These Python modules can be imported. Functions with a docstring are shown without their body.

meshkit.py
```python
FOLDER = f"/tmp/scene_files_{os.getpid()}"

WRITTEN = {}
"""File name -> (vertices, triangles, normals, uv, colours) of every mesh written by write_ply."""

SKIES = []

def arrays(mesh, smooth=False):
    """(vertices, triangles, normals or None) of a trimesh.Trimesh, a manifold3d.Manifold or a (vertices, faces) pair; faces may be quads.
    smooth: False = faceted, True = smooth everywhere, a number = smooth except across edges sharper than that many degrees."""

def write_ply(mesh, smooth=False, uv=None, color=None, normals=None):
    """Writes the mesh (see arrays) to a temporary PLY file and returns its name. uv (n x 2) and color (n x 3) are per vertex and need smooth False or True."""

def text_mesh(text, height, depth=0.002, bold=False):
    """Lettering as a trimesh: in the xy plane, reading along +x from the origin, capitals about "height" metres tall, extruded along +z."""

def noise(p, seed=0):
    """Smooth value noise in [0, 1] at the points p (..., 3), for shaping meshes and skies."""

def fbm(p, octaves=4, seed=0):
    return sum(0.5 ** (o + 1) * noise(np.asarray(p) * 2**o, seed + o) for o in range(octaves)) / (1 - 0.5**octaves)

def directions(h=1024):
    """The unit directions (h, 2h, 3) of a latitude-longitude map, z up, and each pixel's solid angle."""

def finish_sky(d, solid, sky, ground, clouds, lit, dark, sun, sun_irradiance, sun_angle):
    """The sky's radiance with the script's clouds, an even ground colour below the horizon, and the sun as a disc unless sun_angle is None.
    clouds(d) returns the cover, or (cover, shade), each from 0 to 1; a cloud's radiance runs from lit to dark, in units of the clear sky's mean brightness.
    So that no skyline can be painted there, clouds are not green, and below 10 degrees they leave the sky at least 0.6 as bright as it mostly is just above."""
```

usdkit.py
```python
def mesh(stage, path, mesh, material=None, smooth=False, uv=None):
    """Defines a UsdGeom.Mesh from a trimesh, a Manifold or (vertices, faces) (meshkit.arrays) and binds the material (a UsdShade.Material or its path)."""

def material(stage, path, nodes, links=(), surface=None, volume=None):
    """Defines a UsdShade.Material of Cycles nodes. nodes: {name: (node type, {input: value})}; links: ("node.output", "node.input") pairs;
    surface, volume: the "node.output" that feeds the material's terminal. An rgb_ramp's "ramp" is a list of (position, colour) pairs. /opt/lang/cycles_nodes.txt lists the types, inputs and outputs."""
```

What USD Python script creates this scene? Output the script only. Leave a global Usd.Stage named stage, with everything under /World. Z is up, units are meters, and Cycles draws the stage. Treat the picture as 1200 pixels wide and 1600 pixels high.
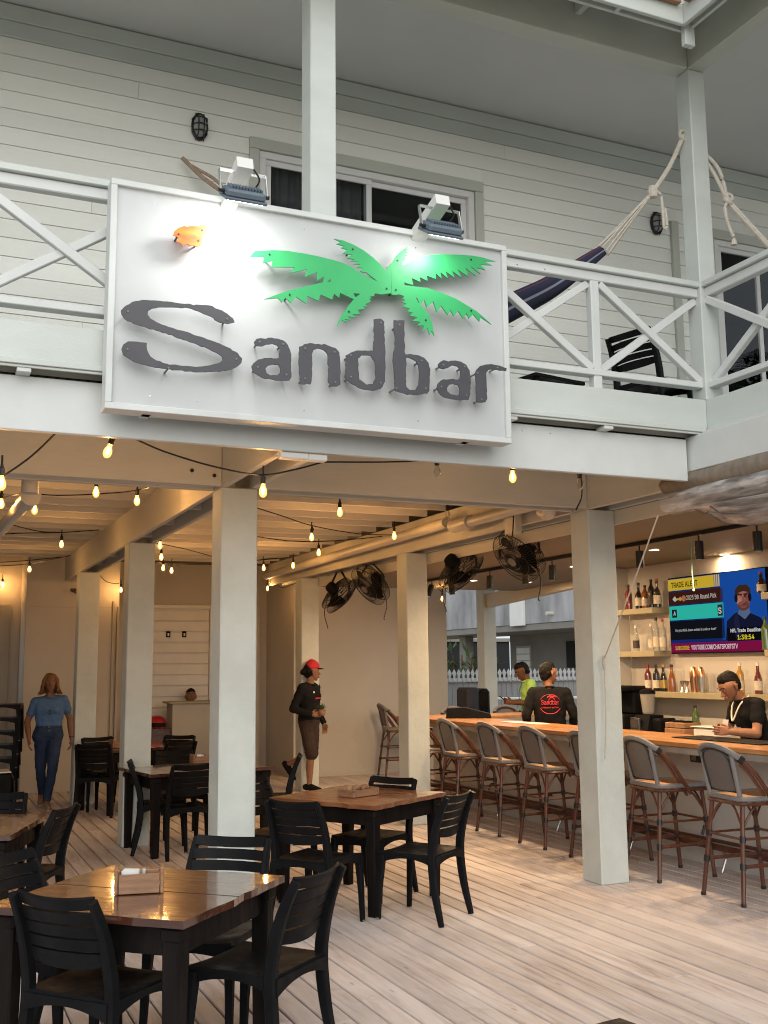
import math, random
import numpy as np, trimesh, usdkit, meshkit
from manifold3d import Manifold, Mesh as MMesh
from shapely.geometry import Polygon
from pxr import Usd, UsdGeom, UsdLux, UsdShade, Gf, Sdf
rnd = random.Random(11)
stage = Usd.Stage.CreateInMemory()
UsdGeom.SetStageUpAxis(stage, 'Z'); UsdGeom.SetStageMetersPerUnit(stage, 1.0)
W = UsdGeom.Xform.Define(stage, '/World'); stage.SetDefaultPrim(W.GetPrim())
UsdGeom.Scope.Define(stage, '/World/Looks')
# ---------------------------------------------------------------- camera, sky, sun, exposure
F, CX, CY, EYE = 1643.0, 600.0, 800.0, np.array([0, 0, 1.7])
def unit(v): v = np.array(v, float); return v / np.linalg.norm(v)
_dx = unit([3750, 203, F]); _dy = unit([-733, 248, F]); _dy = unit(_dy - _dx * np.dot(_dx, _dy)); _dz = np.cross(_dx, _dy)
R = np.stack([_dx, _dy, _dz], 1)                     # world -> (right, down, forward)
cam = UsdGeom.Camera.Define(stage, '/World/camera')
m = np.eye(4); m[0, :3] = R[0]; m[1, :3] = -R[1]; m[2, :3] = -R[2]; m[3, :3] = EYE
cam.AddTransformOp().Set(Gf.Matrix4d(m.tolist()))
cam.CreateHorizontalApertureAttr(36.0); cam.CreateVerticalApertureAttr(48.0); cam.CreateFocalLengthAttr(F / 1200 * 36)
cam.CreateClippingRangeAttr(Gf.Vec2f(0.05, 3000)); cam.CreateExposureAttr(EXPOSURE := 0.95)
SUN_EL, SUN_AZ = math.radians(28), math.radians(200)   # azimuth = atan2(x, y) of the direction towards the sun: behind the photographer
usdkit.material(stage, '/World/Looks/sky_look', {
    's': ('sky_texture', {'sky_type': 'single_scattering', 'sun_disc': False, 'sun_elevation': SUN_EL, 'sun_rotation': SUN_AZ, 'aerosol_density': 3.0}),
    'tc': ('texture_coordinate', {}), 'mp': ('mapping', {'scale': (1.2, 1.2, 3.0)}),
    'n': ('noise_texture', {'scale': 1.6, 'detail': 5.0, 'roughness': 0.55}),
    'r': ('rgb_ramp', {'ramp': [(0.25, (3.95, 4.35, 4.6)), (0.7, (5.0, 5.35, 5.55))]}),
    'mx': ('mix', {'fac': 0.85}), 'b': ('background_shader', {'strength': 0.1})},
    [('tc.generated', 'mp.vector'), ('mp.vector', 'n.vector'), ('n.fac', 'r.fac'), ('s.color', 'mx.color1'), ('r.color', 'mx.color2'), ('mx.color', 'b.color')], surface='b.background')
dome = UsdLux.DomeLight.Define(stage, '/World/sky')
UsdShade.MaterialBindingAPI.Apply(dome.GetPrim()).Bind(UsdShade.Material.Get(stage, '/World/Looks/sky_look'))
dome.GetPrim().SetCustomDataByKey('kind', 'structure')
sun = UsdLux.DistantLight.Define(stage, '/World/sun')
sun.CreateIntensityAttr(0.27); sun.CreateAngleAttr(70.0); sun.CreateNormalizeAttr(True); sun.CreateColorAttr(Gf.Vec3f(1.0, 0.985, 0.96))
_d = np.array([math.sin(SUN_AZ) * math.cos(SUN_EL), math.cos(SUN_AZ) * math.cos(SUN_EL), math.sin(SUN_EL)])
_x = unit(np.cross([0, 0, 1], _d)); _y = np.cross(_d, _x); m = np.eye(4); m[0, :3] = _x; m[1, :3] = _y; m[2, :3] = _d
sun.AddTransformOp().Set(Gf.Matrix4d(m.tolist()))
# a sight line of the photograph met with a real plane of the place
def ray(x, y): return R.T @ unit([x - CX, y - CY, F])
def onx(x, y, X): d = ray(x, y); return EYE + d * (X / d[0])
def ony(x, y, Y): d = ray(x, y); return EYE + d * (Y / d[1])
def onz(x, y, Z=0.0): d = ray(x, y); return EYE + d * ((Z - EYE[2]) / d[2])
# ---------------------------------------------------------------- materials
def pm(name, col, rough=0.5, var=0.0, scale=8.0, bump=0.0, bscale=60.0, stretch=(1, 1, 1), col2=None, rvar=0.0, obj=True, spec=0.5, coat=0.0, metal=0.0, emit=None, es=0.0, trans=0.0, perobj=0.0, detail=4.0, sheen=0.0):
    """principled surface: base colour varied by noise towards col2 (or a darker self), fine bump, per-object tone."""
    col = tuple(col); col2 = tuple(col2) if col2 is not None else tuple(c * (1 - var) for c in col)
    N = {'p': ('principled_bsdf', {'base_color': col, 'roughness': rough, 'specular_ior_level': spec, 'metallic': metal, 'coat_weight': coat, 'coat_roughness': 0.06, 'transmission_weight': trans, 'sheen_weight': sheen})}
    L = []
    if emit is not None: N['p'][1]['emission_color'] = emit; N['p'][1]['emission_strength'] = es
    if var > 0 or bump > 0 or rvar > 0 or perobj > 0:
        N['tc'] = ('texture_coordinate', {}); N['g'] = ('geometry', {})
        N['mp'] = ('mapping', {'scale': stretch}); L.append(('tc.object' if obj else 'g.position', 'mp.vector'))
    if perobj > 0:
        N['oi'] = ('object_info', {}); N['of'] = ('mapping', {}); N['os'] = ('combine_xyz', {}); N['om'] = ('math', {'math_type': 'multiply', 'value2': 37.0})
        L += [('oi.random', 'om.value1'), ('om.value', 'os.x'), ('om.value', 'os.y'), ('mp.vector', 'of.vector'), ('os.vector', 'of.location')]
    vec = 'of.vector' if perobj > 0 else 'mp.vector'
    last = None
    if var > 0:
        N['n'] = ('noise_texture', {'scale': scale, 'detail': detail, 'roughness': 0.6}); N['mr'] = ('map_range', {'from_min': 0.32, 'from_max': 0.68, 'clamp': True})
        N['mx'] = ('mix', {'color1': col, 'color2': col2})
        L += [(vec, 'n.vector'), ('n.fac', 'mr.value'), ('mr.result', 'mx.fac')]; last = 'mx.color'
    if perobj > 0:
        N['oh'] = ('map_range', {'from_min': 0.0, 'from_max': 1.0, 'to_min': 1 - perobj, 'to_max': 1 + perobj * 0.6}); N['hv'] = ('hsv', {'color': col})
        L += [('oi.random', 'oh.value'), ('oh.result', 'hv.value')]
        if last: L.append((last, 'hv.color'))
        last = 'hv.color'
    if last: L.append((last, 'p.base_color'))
    if rvar > 0:
        N['rn'] = ('noise_texture', {'scale': scale * 1.7, 'detail': 3.0}); N['rr'] = ('map_range', {'from_min': 0.3, 'from_max': 0.7, 'to_min': max(0.02, rough - rvar), 'to_max': min(1, rough + rvar), 'clamp': True})
        L += [(vec, 'rn.vector'), ('rn.fac', 'rr.value'), ('rr.result', 'p.roughness')]
    if bump > 0:
        N['bn'] = ('noise_texture', {'scale': bscale, 'detail': 4.0, 'roughness': 0.6}); N['b'] = ('bump', {'strength': bump, 'distance': 0.01})
        L += [(vec, 'bn.vector'), ('bn.fac', 'b.height'), ('b.normal', 'p.normal')]
    return usdkit.material(stage, '/World/Looks/' + name, N, L, surface='p.BSDF')
def glowm(name, col, s): return usdkit.material(stage, '/World/Looks/' + name, {'e': ('emission', {'color': col, 'strength': s})}, [], surface='e.emission')
def panem(name, tint=(1, 1, 1), ior=1.5, rough=0.0, dark=None, dfac=0.0):
    N = {'t': ('transparent_bsdf', {'color': tint}), 'g': ('glossy_bsdf', {'color': (1, 1, 1), 'roughness': rough}), 'f': ('fresnel', {'IOR': ior}), 'm': ('mix_closure', {})}
    L = [('f.fac', 'm.fac'), ('t.BSDF', 'm.closure1'), ('g.BSDF', 'm.closure2')]
    if dark:
        N['d'] = ('diffuse_bsdf', {'color': dark}); N['m2'] = ('mix_closure', {'fac': dfac}); L += [('m.closure', 'm2.closure1'), ('d.BSDF', 'm2.closure2')]
    return usdkit.material(stage, '/World/Looks/' + name, N, L, surface='m2.closure' if dark else 'm.closure')
M = {}
M['white'] = pm('white_paint', (0.60, 0.625, 0.615), 0.5, 0.12, 1.7, 0.12, 90, rvar=0.1, obj=False)
M['sage'] = pm('sage_white_paint', (0.54, 0.58, 0.55), 0.5, 0.10, 2.3, 0.15, 70, stretch=(0.6, 0.6, 2), rvar=0.1, obj=False)
M['sagetrim'] = pm('sage_trim_paint', (0.50, 0.52, 0.46), 0.5, 0.08, 3, 0.1, 70, obj=False)
M['siding'] = pm('siding_paint', (0.83, 0.84, 0.79), 0.55, 0.09, 1.2, 0.25, 26, stretch=(0.15, 1, 1.6), perobj=0.05, rvar=0.08)
M['ceil'] = pm('soffit_paint', (0.60, 0.60, 0.59), 0.7, 0.07, 1.0, 0.1, 40, obj=False)
M['post'] = pm('post_render', (0.55, 0.595, 0.565), 0.62, 0.13, 3.2, 0.45, 17, obj=False, detail=7.0)
M['beam'] = pm('beam_paint', (0.58, 0.56, 0.50), 0.55, 0.12, 2.0, 0.2, 40, stretch=(0.5, 0.5, 2), obj=False)
M['underfloor'] = pm('underfloor_boards', (0.21, 0.18, 0.14), 0.7, 0.15, 2.0, 0.2, 40)
M['soffit'] = pm('bar_soffit', (0.17, 0.145, 0.105), 0.6, 0.1, 2, 0.1, 40, obj=False)
M['joist'] = pm('joist_paint', (0.66, 0.63, 0.57), 0.6, 0.03, 2.0, 0.2, 40, perobj=0.06)
M['wall'] = pm('plaster_wall', (0.52, 0.495, 0.45), 0.75, 0.10, 1.1, 0.25, 20, obj=False)
M['walldim'] = pm('beige_trim', (0.40, 0.37, 0.31), 0.6, 0.08, 2, 0.1, 40, obj=False)
M['plank'] = usdkit.material(stage, '/World/Looks/deck_plank', {
    'tc': ('texture_coordinate', {}), 'g': ('geometry', {}), 'oi': ('object_info', {}), 'om': ('math', {'math_type': 'multiply', 'value2': 37.0}), 'os': ('combine_xyz', {}), 'of': ('mapping', {}), 'mp': ('mapping', {'scale': (5.0, 0.5, 4.0)}),
    'n': ('noise_texture', {'scale': 3.0, 'detail': 7.0, 'roughness': 0.65, 'distortion': 0.6}), 'r': ('rgb_ramp', {'ramp': [(0.30, (0.32, 0.255, 0.222)), (0.45, (0.52, 0.44, 0.402)), (0.62, (0.63, 0.555, 0.52)), (0.8, (0.69, 0.63, 0.605))]}),
    'w': ('noise_texture', {'scale': 0.75, 'detail': 5.0, 'roughness': 0.6}), 'wr': ('map_range', {'from_min': 0.42, 'from_max': 0.68, 'to_min': 0.0, 'to_max': 0.6, 'clamp': True}), 'mw': ('mix', {'color2': (0.72, 0.67, 0.65)}),
    'd': ('noise_texture', {'scale': 2.6, 'detail': 6.0, 'roughness': 0.7}), 'dr': ('map_range', {'from_min': 0.60, 'from_max': 0.74, 'to_min': 0.0, 'to_max': 0.5, 'clamp': True}), 'md': ('mix', {'color2': (0.30, 0.235, 0.195)}),
    'k': ('voronoi_texture', {'scale': 1.3}), 'kr': ('map_range', {'from_min': 0.03, 'from_max': 0.09, 'to_min': 0.55, 'to_max': 0.0, 'clamp': True}), 'mk': ('mix', {'color2': (0.24, 0.17, 0.125)}), 'km': ('mapping', {'scale': (6.0, 1.6, 0.3)}),
    'oh': ('map_range', {'to_min': 0.84, 'to_max': 1.08}), 'hv': ('hsv', {}), 'bn': ('noise_texture', {'scale': 22.0, 'detail': 4.0}), 'b': ('bump', {'strength': 0.35, 'distance': 0.006}), 'p': ('principled_bsdf', {'roughness': 0.6, 'specular_ior_level': 0.3})},
    [('oi.random', 'om.value1'), ('om.value', 'os.x'), ('om.value', 'os.y'), ('os.vector', 'of.location'), ('tc.object', 'mp.vector'), ('mp.vector', 'of.vector'), ('of.vector', 'n.vector'), ('n.fac', 'r.fac'),
     ('g.position', 'w.vector'), ('w.fac', 'wr.value'), ('wr.result', 'mw.fac'), ('r.color', 'mw.color1'), ('g.position', 'd.vector'), ('d.fac', 'dr.value'), ('dr.result', 'md.fac'), ('mw.color', 'md.color1'),
     ('g.position', 'km.vector'), ('km.vector', 'k.vector'), ('k.distance', 'kr.value'), ('kr.result', 'mk.fac'), ('md.color', 'mk.color1'), ('oi.random', 'oh.value'), ('oh.result', 'hv.value'), ('mk.color', 'hv.color'), ('hv.color', 'p.base_color'),
     ('of.vector', 'bn.vector'), ('bn.fac', 'b.height'), ('b.normal', 'p.normal')], surface='p.BSDF')
M['soil'] = pm('sand', (0.34, 0.29, 0.22), 0.95, 0.35, 0.6, 0.5, 30, obj=False)
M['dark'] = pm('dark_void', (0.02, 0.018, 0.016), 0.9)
M['black'] = pm('black_plastic', (0.0055, 0.0058, 0.0068), 0.46, 0.4, 6, 0.12, 130, col2=(0.010, 0.010, 0.011), rvar=0.12, spec=0.07)
M['blackmetal'] = pm('black_metal', (0.012, 0.012, 0.012), 0.4, 0.2, 20, 0.05, 100)
M['tableblack'] = pm('black_table_paint', (0.006, 0.005, 0.005), 0.45, 0.4, 9, 0.25, 30, stretch=(1, 1, 0.3), col2=(0.013, 0.010, 0.009), rvar=0.12, spec=0.08)
M['tabletop'] = pm('varnished_top', (0.075, 0.024, 0.012), 0.22, 0.5, 2.6, 0.1, 9, stretch=(9.0, 1.2, 9), col2=(0.035, 0.012, 0.008), coat=1.0, perobj=0.18, rvar=0.1, detail=6)
M['tabletop2'] = pm('worn_top', (0.27, 0.105, 0.042), 0.3, 0.5, 2.6, 0.12, 12, stretch=(9.0, 1.2, 9), col2=(0.15, 0.055, 0.025), coat=0.6, perobj=0.14, rvar=0.12, detail=6)
M['boxwood'] = pm('box_wood', (0.34, 0.185, 0.10), 0.5, 0.5, 5, 0.2, 40, stretch=(1, 5, 8), col2=(0.20, 0.10, 0.052), perobj=0.12)
M['barwood'] = pm('bar_top_wood', (0.50, 0.24, 0.08), 0.35, 0.45, 3, 0.2, 22, stretch=(7, 0.8, 4), col2=(0.33, 0.14, 0.045), coat=0.35, perobj=0.12, rvar=0.1, detail=6)
M['concrete'] = pm('concrete', (0.30, 0.285, 0.265), 0.75, 0.35, 3, 0.4, 30, obj=False)
M['barface'] = pm('bar_render', (0.56, 0.54, 0.51), 0.7, 0.12, 1.4, 0.25, 18, obj=False)
M['olive'] = pm('olive_shelf', (0.32, 0.285, 0.18), 0.5, 0.12, 4, 0.1, 60, obj=False)
M['cane'] = pm('stool_tube', (0.125, 0.046, 0.026), 0.36, 0.45, 12, 0.1, 60, stretch=(1, 1, 0.3), col2=(0.07, 0.021, 0.011), rvar=0.1)
M['wrap'] = pm('grey_wrap', (0.19, 0.18, 0.18), 0.55, 0.15, 30, 0.15, 200)
M['textilene'] = pm('woven_back', (0.17, 0.145, 0.14), 0.7, 0.35, 160, 0.5, 300, col2=(0.10, 0.085, 0.08))
M['seatpad'] = pm('woven_seat', (0.42, 0.235, 0.115), 0.6, 0.3, 120, 0.4, 260, col2=(0.32, 0.17, 0.08))
M['signwhite'] = pm('sign_panel', (0.49, 0.51, 0.515), 0.38, 0.08, 1.3, 0.08, 14, obj=False, rvar=0.08)
M['charcoal'] = pm('letter_charcoal', (0.062, 0.060, 0.072), 0.5, 0.2, 6, 0.1, 60)
M['green'] = pm('palm_green', (0.035, 0.40, 0.13), 0.42, 0.1, 5)
M['orange'] = pm('sun_orange', (0.72, 0.07, 0.012), 0.4, 0.6, 7, col2=(0.82, 0.20, 0.012), stretch=(1, 1, 3))
M['steel'] = pm('steel', (0.55, 0.55, 0.55), 0.25, 0.1, 20, metal=1.0)
M['copper'] = pm('copper', (0.75, 0.42, 0.24), 0.2, 0.1, 20, metal=1.0)
M['pvc'] = pm('pvc_pipe', (0.58, 0.54, 0.47), 0.4, 0.08, 4)
M['lampgrey'] = pm('lamp_bluegrey', (0.12, 0.16, 0.20), 0.45, 0.15, 12, 0.08, 80)
M['whiteplastic'] = pm('white_plastic', (0.7, 0.7, 0.68), 0.4, 0.06, 5)
M['vinylframe'] = pm('window_frame_white', (0.70, 0.70, 0.69), 0.35, 0.04, 4)
M['curtain'] = pm('curtain_grey', (0.20, 0.185, 0.19), 0.9, 0.3, 3, stretch=(8, 8, 0.3), obj=False)
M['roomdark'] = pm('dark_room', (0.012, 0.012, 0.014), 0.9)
M['glass'] = panem('window_glass', (0.75, 0.78, 0.80), 1.5, 0.0)
M['bulbcore'] = glowm('bulb_core', (1.0, 0.56, 0.22), 880.0)
M['bulbglass'] = usdkit.material(stage, '/World/Looks/bulb_glow', {'t': ('transparent_bsdf', {'color': (1.0, 0.86, 0.62)}), 'e': ('emission', {'color': (1.0, 0.43, 0.10), 'strength': 2.2}), 'm': ('mix_closure', {'fac': 0.55})}, [('t.BSDF', 'm.closure1'), ('e.emission', 'm.closure2')], surface='m.closure')
M['bulboff'] = panem('bulb_clear', (0.9, 0.88, 0.84), 1.35)
M['cable'] = pm('black_cable', (0.012, 0.011, 0.011), 0.5)
M['rope'] = pm('cotton_rope', (0.62, 0.57, 0.49), 0.9, 0.2, 40, 0.6, 160)
M['oldrope'] = pm('tan_rope', (0.42, 0.30, 0.22), 0.9, 0.3, 40, 0.6, 160)
M['vinyl'] = usdkit.material(stage, '/World/Looks/clear_vinyl', {'tc': ('texture_coordinate', {}), 'mp': ('mapping', {'scale': (5, 1.6, 9)}), 'n': ('noise_texture', {'scale': 2.0, 'detail': 6.0, 'roughness': 0.6}),
    'r': ('map_range', {'from_min': 0.38, 'from_max': 0.66, 'to_min': 0.30, 'to_max': 0.97, 'clamp': True}), 't': ('transparent_bsdf', {'color': (0.78, 0.77, 0.77)}), 'p': ('principled_bsdf', {'roughness': 0.36, 'coat_weight': 0.12}), 'm': ('mix_closure', {}),
    'c': ('rgb_ramp', {'ramp': [(0.35, (0.30, 0.29, 0.285)), (0.55, (0.46, 0.455, 0.455)), (0.72, (0.64, 0.64, 0.65))]}), 'bn': ('noise_texture', {'scale': 3.5, 'detail': 3.0}), 'b': ('bump', {'strength': 0.7, 'distance': 0.02})},  # pale streaks of this ramp imitate highlights along the roll
    [('tc.object', 'mp.vector'), ('mp.vector', 'n.vector'), ('n.fac', 'r.value'), ('n.fac', 'c.fac'), ('c.color', 'p.base_color'), ('r.result', 'm.fac'), ('t.BSDF', 'm.closure1'), ('p.BSDF', 'm.closure2'), ('mp.vector', 'bn.vector'), ('bn.fac', 'b.height'), ('b.normal', 'p.normal')], surface='m.closure')
M['canvas'] = pm('tan_canvas', (0.24, 0.20, 0.155), 0.85, 0.3, 3, 0.6, 18, stretch=(2, 6, 2))
# ---------------------------------------------------------------- names, things, parts
used = {}
def path_of(parent, name):
    base = str(parent.GetPath()) if parent is not None else '/World'
    k = used.get((base, name), 0); used[(base, name)] = k + 1
    return f'{base}/{name}' + (f'_{k:03d}' if k else '')
def tag(p, label=None, cat=None, group=None, kind=None):
    for k, v in (('label', label), ('category', cat), ('group', group), ('kind', kind)):
        if v: p.SetCustomDataByKey(k, v)
    return p
def thing(name, label=None, cat=None, loc=(0, 0, 0), rz=0.0, group=None, kind=None):
    x = UsdGeom.Xform.Define(stage, path_of(None, name)); x.AddTranslateOp().Set(Gf.Vec3d(*map(float, loc))); x.AddRotateZOp().Set(math.degrees(rz))
    return tag(x.GetPrim(), label, cat, group, kind)
def holder(name, parent): return UsdGeom.Xform.Define(stage, path_of(parent, name)).GetPrim()
def obj(name, mesh, mat, parent=None, smooth=35, label=None, kind=None):
    if isinstance(mesh, (list,)): mesh = cat(mesh)
    p = usdkit.mesh(stage, path_of(parent, name), mesh, M[mat] if isinstance(mat, str) else mat, smooth=smooth).GetPrim()
    return tag(p, label, None, None, kind)
def copy_of(root, name, label, loc, rz=0.0, group=None):
    x = UsdGeom.Xform.Define(stage, path_of(None, name)); x.AddTranslateOp().Set(Gf.Vec3d(*map(float, loc))); x.AddRotateZOp().Set(math.degrees(rz))
    p = x.GetPrim(); p.GetReferences().AddInternalReference(root.GetPath()); p.SetInstanceable(True)
    return tag(p, label, root.GetCustomDataByKey('category'), group or root.GetCustomDataByKey('group'))
# ---------------------------------------------------------------- shapes
def cat(ms): return trimesh.util.concatenate(ms)
def mv(mesh, t=(0, 0, 0), rz=0.0, rx=0.0, ry=0.0):
    mesh = mesh.copy(); T = trimesh.transformations
    A = T.rotation_matrix(rz, [0, 0, 1]) @ T.rotation_matrix(ry, [0, 1, 0]) @ T.rotation_matrix(rx, [1, 0, 0]); A[:3, 3] = t
    mesh.apply_transform(A); return mesh
def box(x0, x1, y0, y1, z0, z1, b=0.006):
    x0, x1 = sorted((x0, x1)); y0, y1 = sorted((y0, y1)); z0, z1 = sorted((z0, z1))
    b = min(b, 0.3 * min(x1 - x0, y1 - y0, z1 - z0))
    if b <= 0:
        return mv(trimesh.creation.box([x1 - x0, y1 - y0, z1 - z0]), ((x0 + x1) / 2, (y0 + y1) / 2, (z0 + z1) / 2))
    P = []
    for sx, X in ((1, x0), (-1, x1)):
        for sy, Y in ((1, y0), (-1, y1)):
            for sz, Z in ((1, z0), (-1, z1)):
                P += [(X, Y + sy * b, Z + sz * b), (X + sx * b, Y, Z + sz * b), (X + sx * b, Y + sy * b, Z)]
    return trimesh.convex.convex_hull(np.array(P))
def frame_at(d, up=(0, 0, 1)):
    d = unit(d); u = np.array(up, float)
    if abs(np.dot(d, u)) > 0.97: u = np.array([0, 1.0, 0]) if abs(d[1]) < 0.9 else np.array([1.0, 0, 0])
    s = unit(np.cross(d, u)); return s, np.cross(s, d)
def sweep(pts, prof, up=(0, 0, 1), closed=False, caps=True):
    """profile (k x 2) or a list of profiles along a polyline"""
    pts = np.array(pts, float); n = len(pts); rings = []
    multi = np.ndim(prof) == 3
    for i in range(n):
        if closed: d = pts[(i + 1) % n] - pts[i - 1]
        else: d = pts[min(i + 1, n - 1)] - pts[max(i - 1, 0)]
        s, u = frame_at(d, up); pr = np.array(prof[i] if multi else prof, float)
        rings.append(pts[i] + pr[:, :1] * s + pr[:, 1:] * u)
    k = len(rings[0]); V = np.vstack(rings); Fc = []
    for i in range(n if closed else n - 1):
        j = (i + 1) % n
        for a in range(k):
            b = (a + 1) % k; Fc += [(i * k + a, i * k + b, j * k + b), (i * k + a, j * k + b, j * k + a)]
    if caps and not closed:
        for a in range(1, k - 1):
            Fc += [(0, a + 1, a), ((n - 1) * k, (n - 1) * k + a, (n - 1) * k + a + 1)]
    mesh = trimesh.Trimesh(V, Fc, process=False); 
    if mesh.volume < 0: mesh.invert()
    return mesh
def circ(r, n=8, ry=None): t = np.arange(n) / n * 2 * math.pi; return np.stack([r * np.cos(t), (ry or r) * np.sin(t)], 1)
def rect(w, h, b=0.2):
    c = b * min(w, h) / 2; w, h = w / 2, h / 2
    return np.array([(-w + c, -h), (w - c, -h), (w, -h + c), (w, h - c), (w - c, h), (-w + c, h), (-w, h - c), (-w, -h + c)])
def tube(pts, r, n=8, closed=False): return sweep(pts, circ(r, n), closed=closed)
def taper(pts, radii, n=8): return sweep(pts, [circ(r, n) for r in radii])
def bar(a, b, w, h, up=(0, 0, 1), bev=0.2): return sweep([a, b], rect(w, h, bev), up)
def curve(pts, k=8):
    """Catmull-Rom through the points"""
    P = np.array(pts, float); P = np.vstack([2 * P[0] - P[1], P, 2 * P[-1] - P[-2]]); out = []
    for i in range(1, len(P) - 2):
        for t in np.arange(k) / k:
            out.append(0.5 * (2 * P[i] + (P[i + 1] - P[i - 1]) * t + (2 * P[i - 1] - 5 * P[i] + 4 * P[i + 1] - P[i + 2]) * t * t + (3 * P[i] - P[i - 1] - 3 * P[i + 1] + P[i + 2]) * t ** 3))
    return np.vstack([out, P[-2:-1]])
def sag(a, b, drop, k=10):
    a, b = np.array(a, float), np.array(b, float); t = np.linspace(0, 1, k)[:, None]; q = a + (b - a) * t; q[:, 2] -= drop * 4 * (t * (1 - t))[:, 0]; return q
def lathe(prof, n=16): return trimesh.creation.revolve(np.array(prof, float), sections=n)
def disc(c, r, n=16, th=0.004): return mv(trimesh.creation.cylinder(radius=r, height=th, sections=n), c)
def sheet(nu, nv, f, th=0.0):
    """grid surface f(u,v)->xyz for u, v in 0..1, with thickness along -z when th"""
    P = np.array([[f(i / nu, j / nv) for j in range(nv + 1)] for i in range(nu + 1)], float).reshape(-1, 3); Fc = []
    ix = lambda i, j: i * (nv + 1) + j
    for i in range(nu):
        for j in range(nv): Fc += [(ix(i, j), ix(i + 1, j), ix(i + 1, j + 1)), (ix(i, j), ix(i + 1, j + 1), ix(i, j + 1))]
    mesh = trimesh.Trimesh(P, Fc, process=False)
    if not th: return mesh
    nrm = mesh.vertex_normals; Q = P - nrm * th; n = len(P); F2 = Fc + [(c + n, b + n, a + n) for a, b, c in Fc]
    edge = [ix(i, 0) for i in range(nu)] + [ix(nu, j) for j in range(nv)] + [ix(i, nv) for i in range(nu, 0, -1)] + [ix(0, j) for j in range(nv, 0, -1)]
    for a, b in zip(edge, edge[1:] + edge[:1]): F2 += [(a, a + n, b + n), (a, b + n, b)]
    return trimesh.Trimesh(np.vstack([P, Q]), F2, process=False)
def prism(poly, h): return trimesh.creation.extrude_polygon(poly, h, engine='earcut')
def text(s, h, depth=0.002, bold=False, center=False, fit=None):
    t = meshkit.text_mesh(s, h, depth, bold)
    if fit: t.apply_scale([fit / (t.bounds[1][0] - t.bounds[0][0]), 1, 1])
    t.apply_translation([-t.bounds[0][0] - (t.extents[0] / 2 if center else 0), 0, 0]); return t
def ball(c, r): return Manifold.sphere(r, 12).translate(list(map(float, c)))
def hull(sph): return Manifold.batch_hull([ball(c, r) for c, r in sph])
def to_tri(man): mm = man.to_mesh(); return trimesh.Trimesh(np.array(mm.vert_properties)[:, :3], np.array(mm.tri_verts), process=False)
def blob(bones, edge=0.03, it=8):
    u = hull(bones[0])
    for b in bones[1:]: u = u + hull(b)
    t = to_tri(u.refine_to_length(edge)); t.merge_vertices()
    return trimesh.smoothing.filter_taubin(t, iterations=it)
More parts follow.
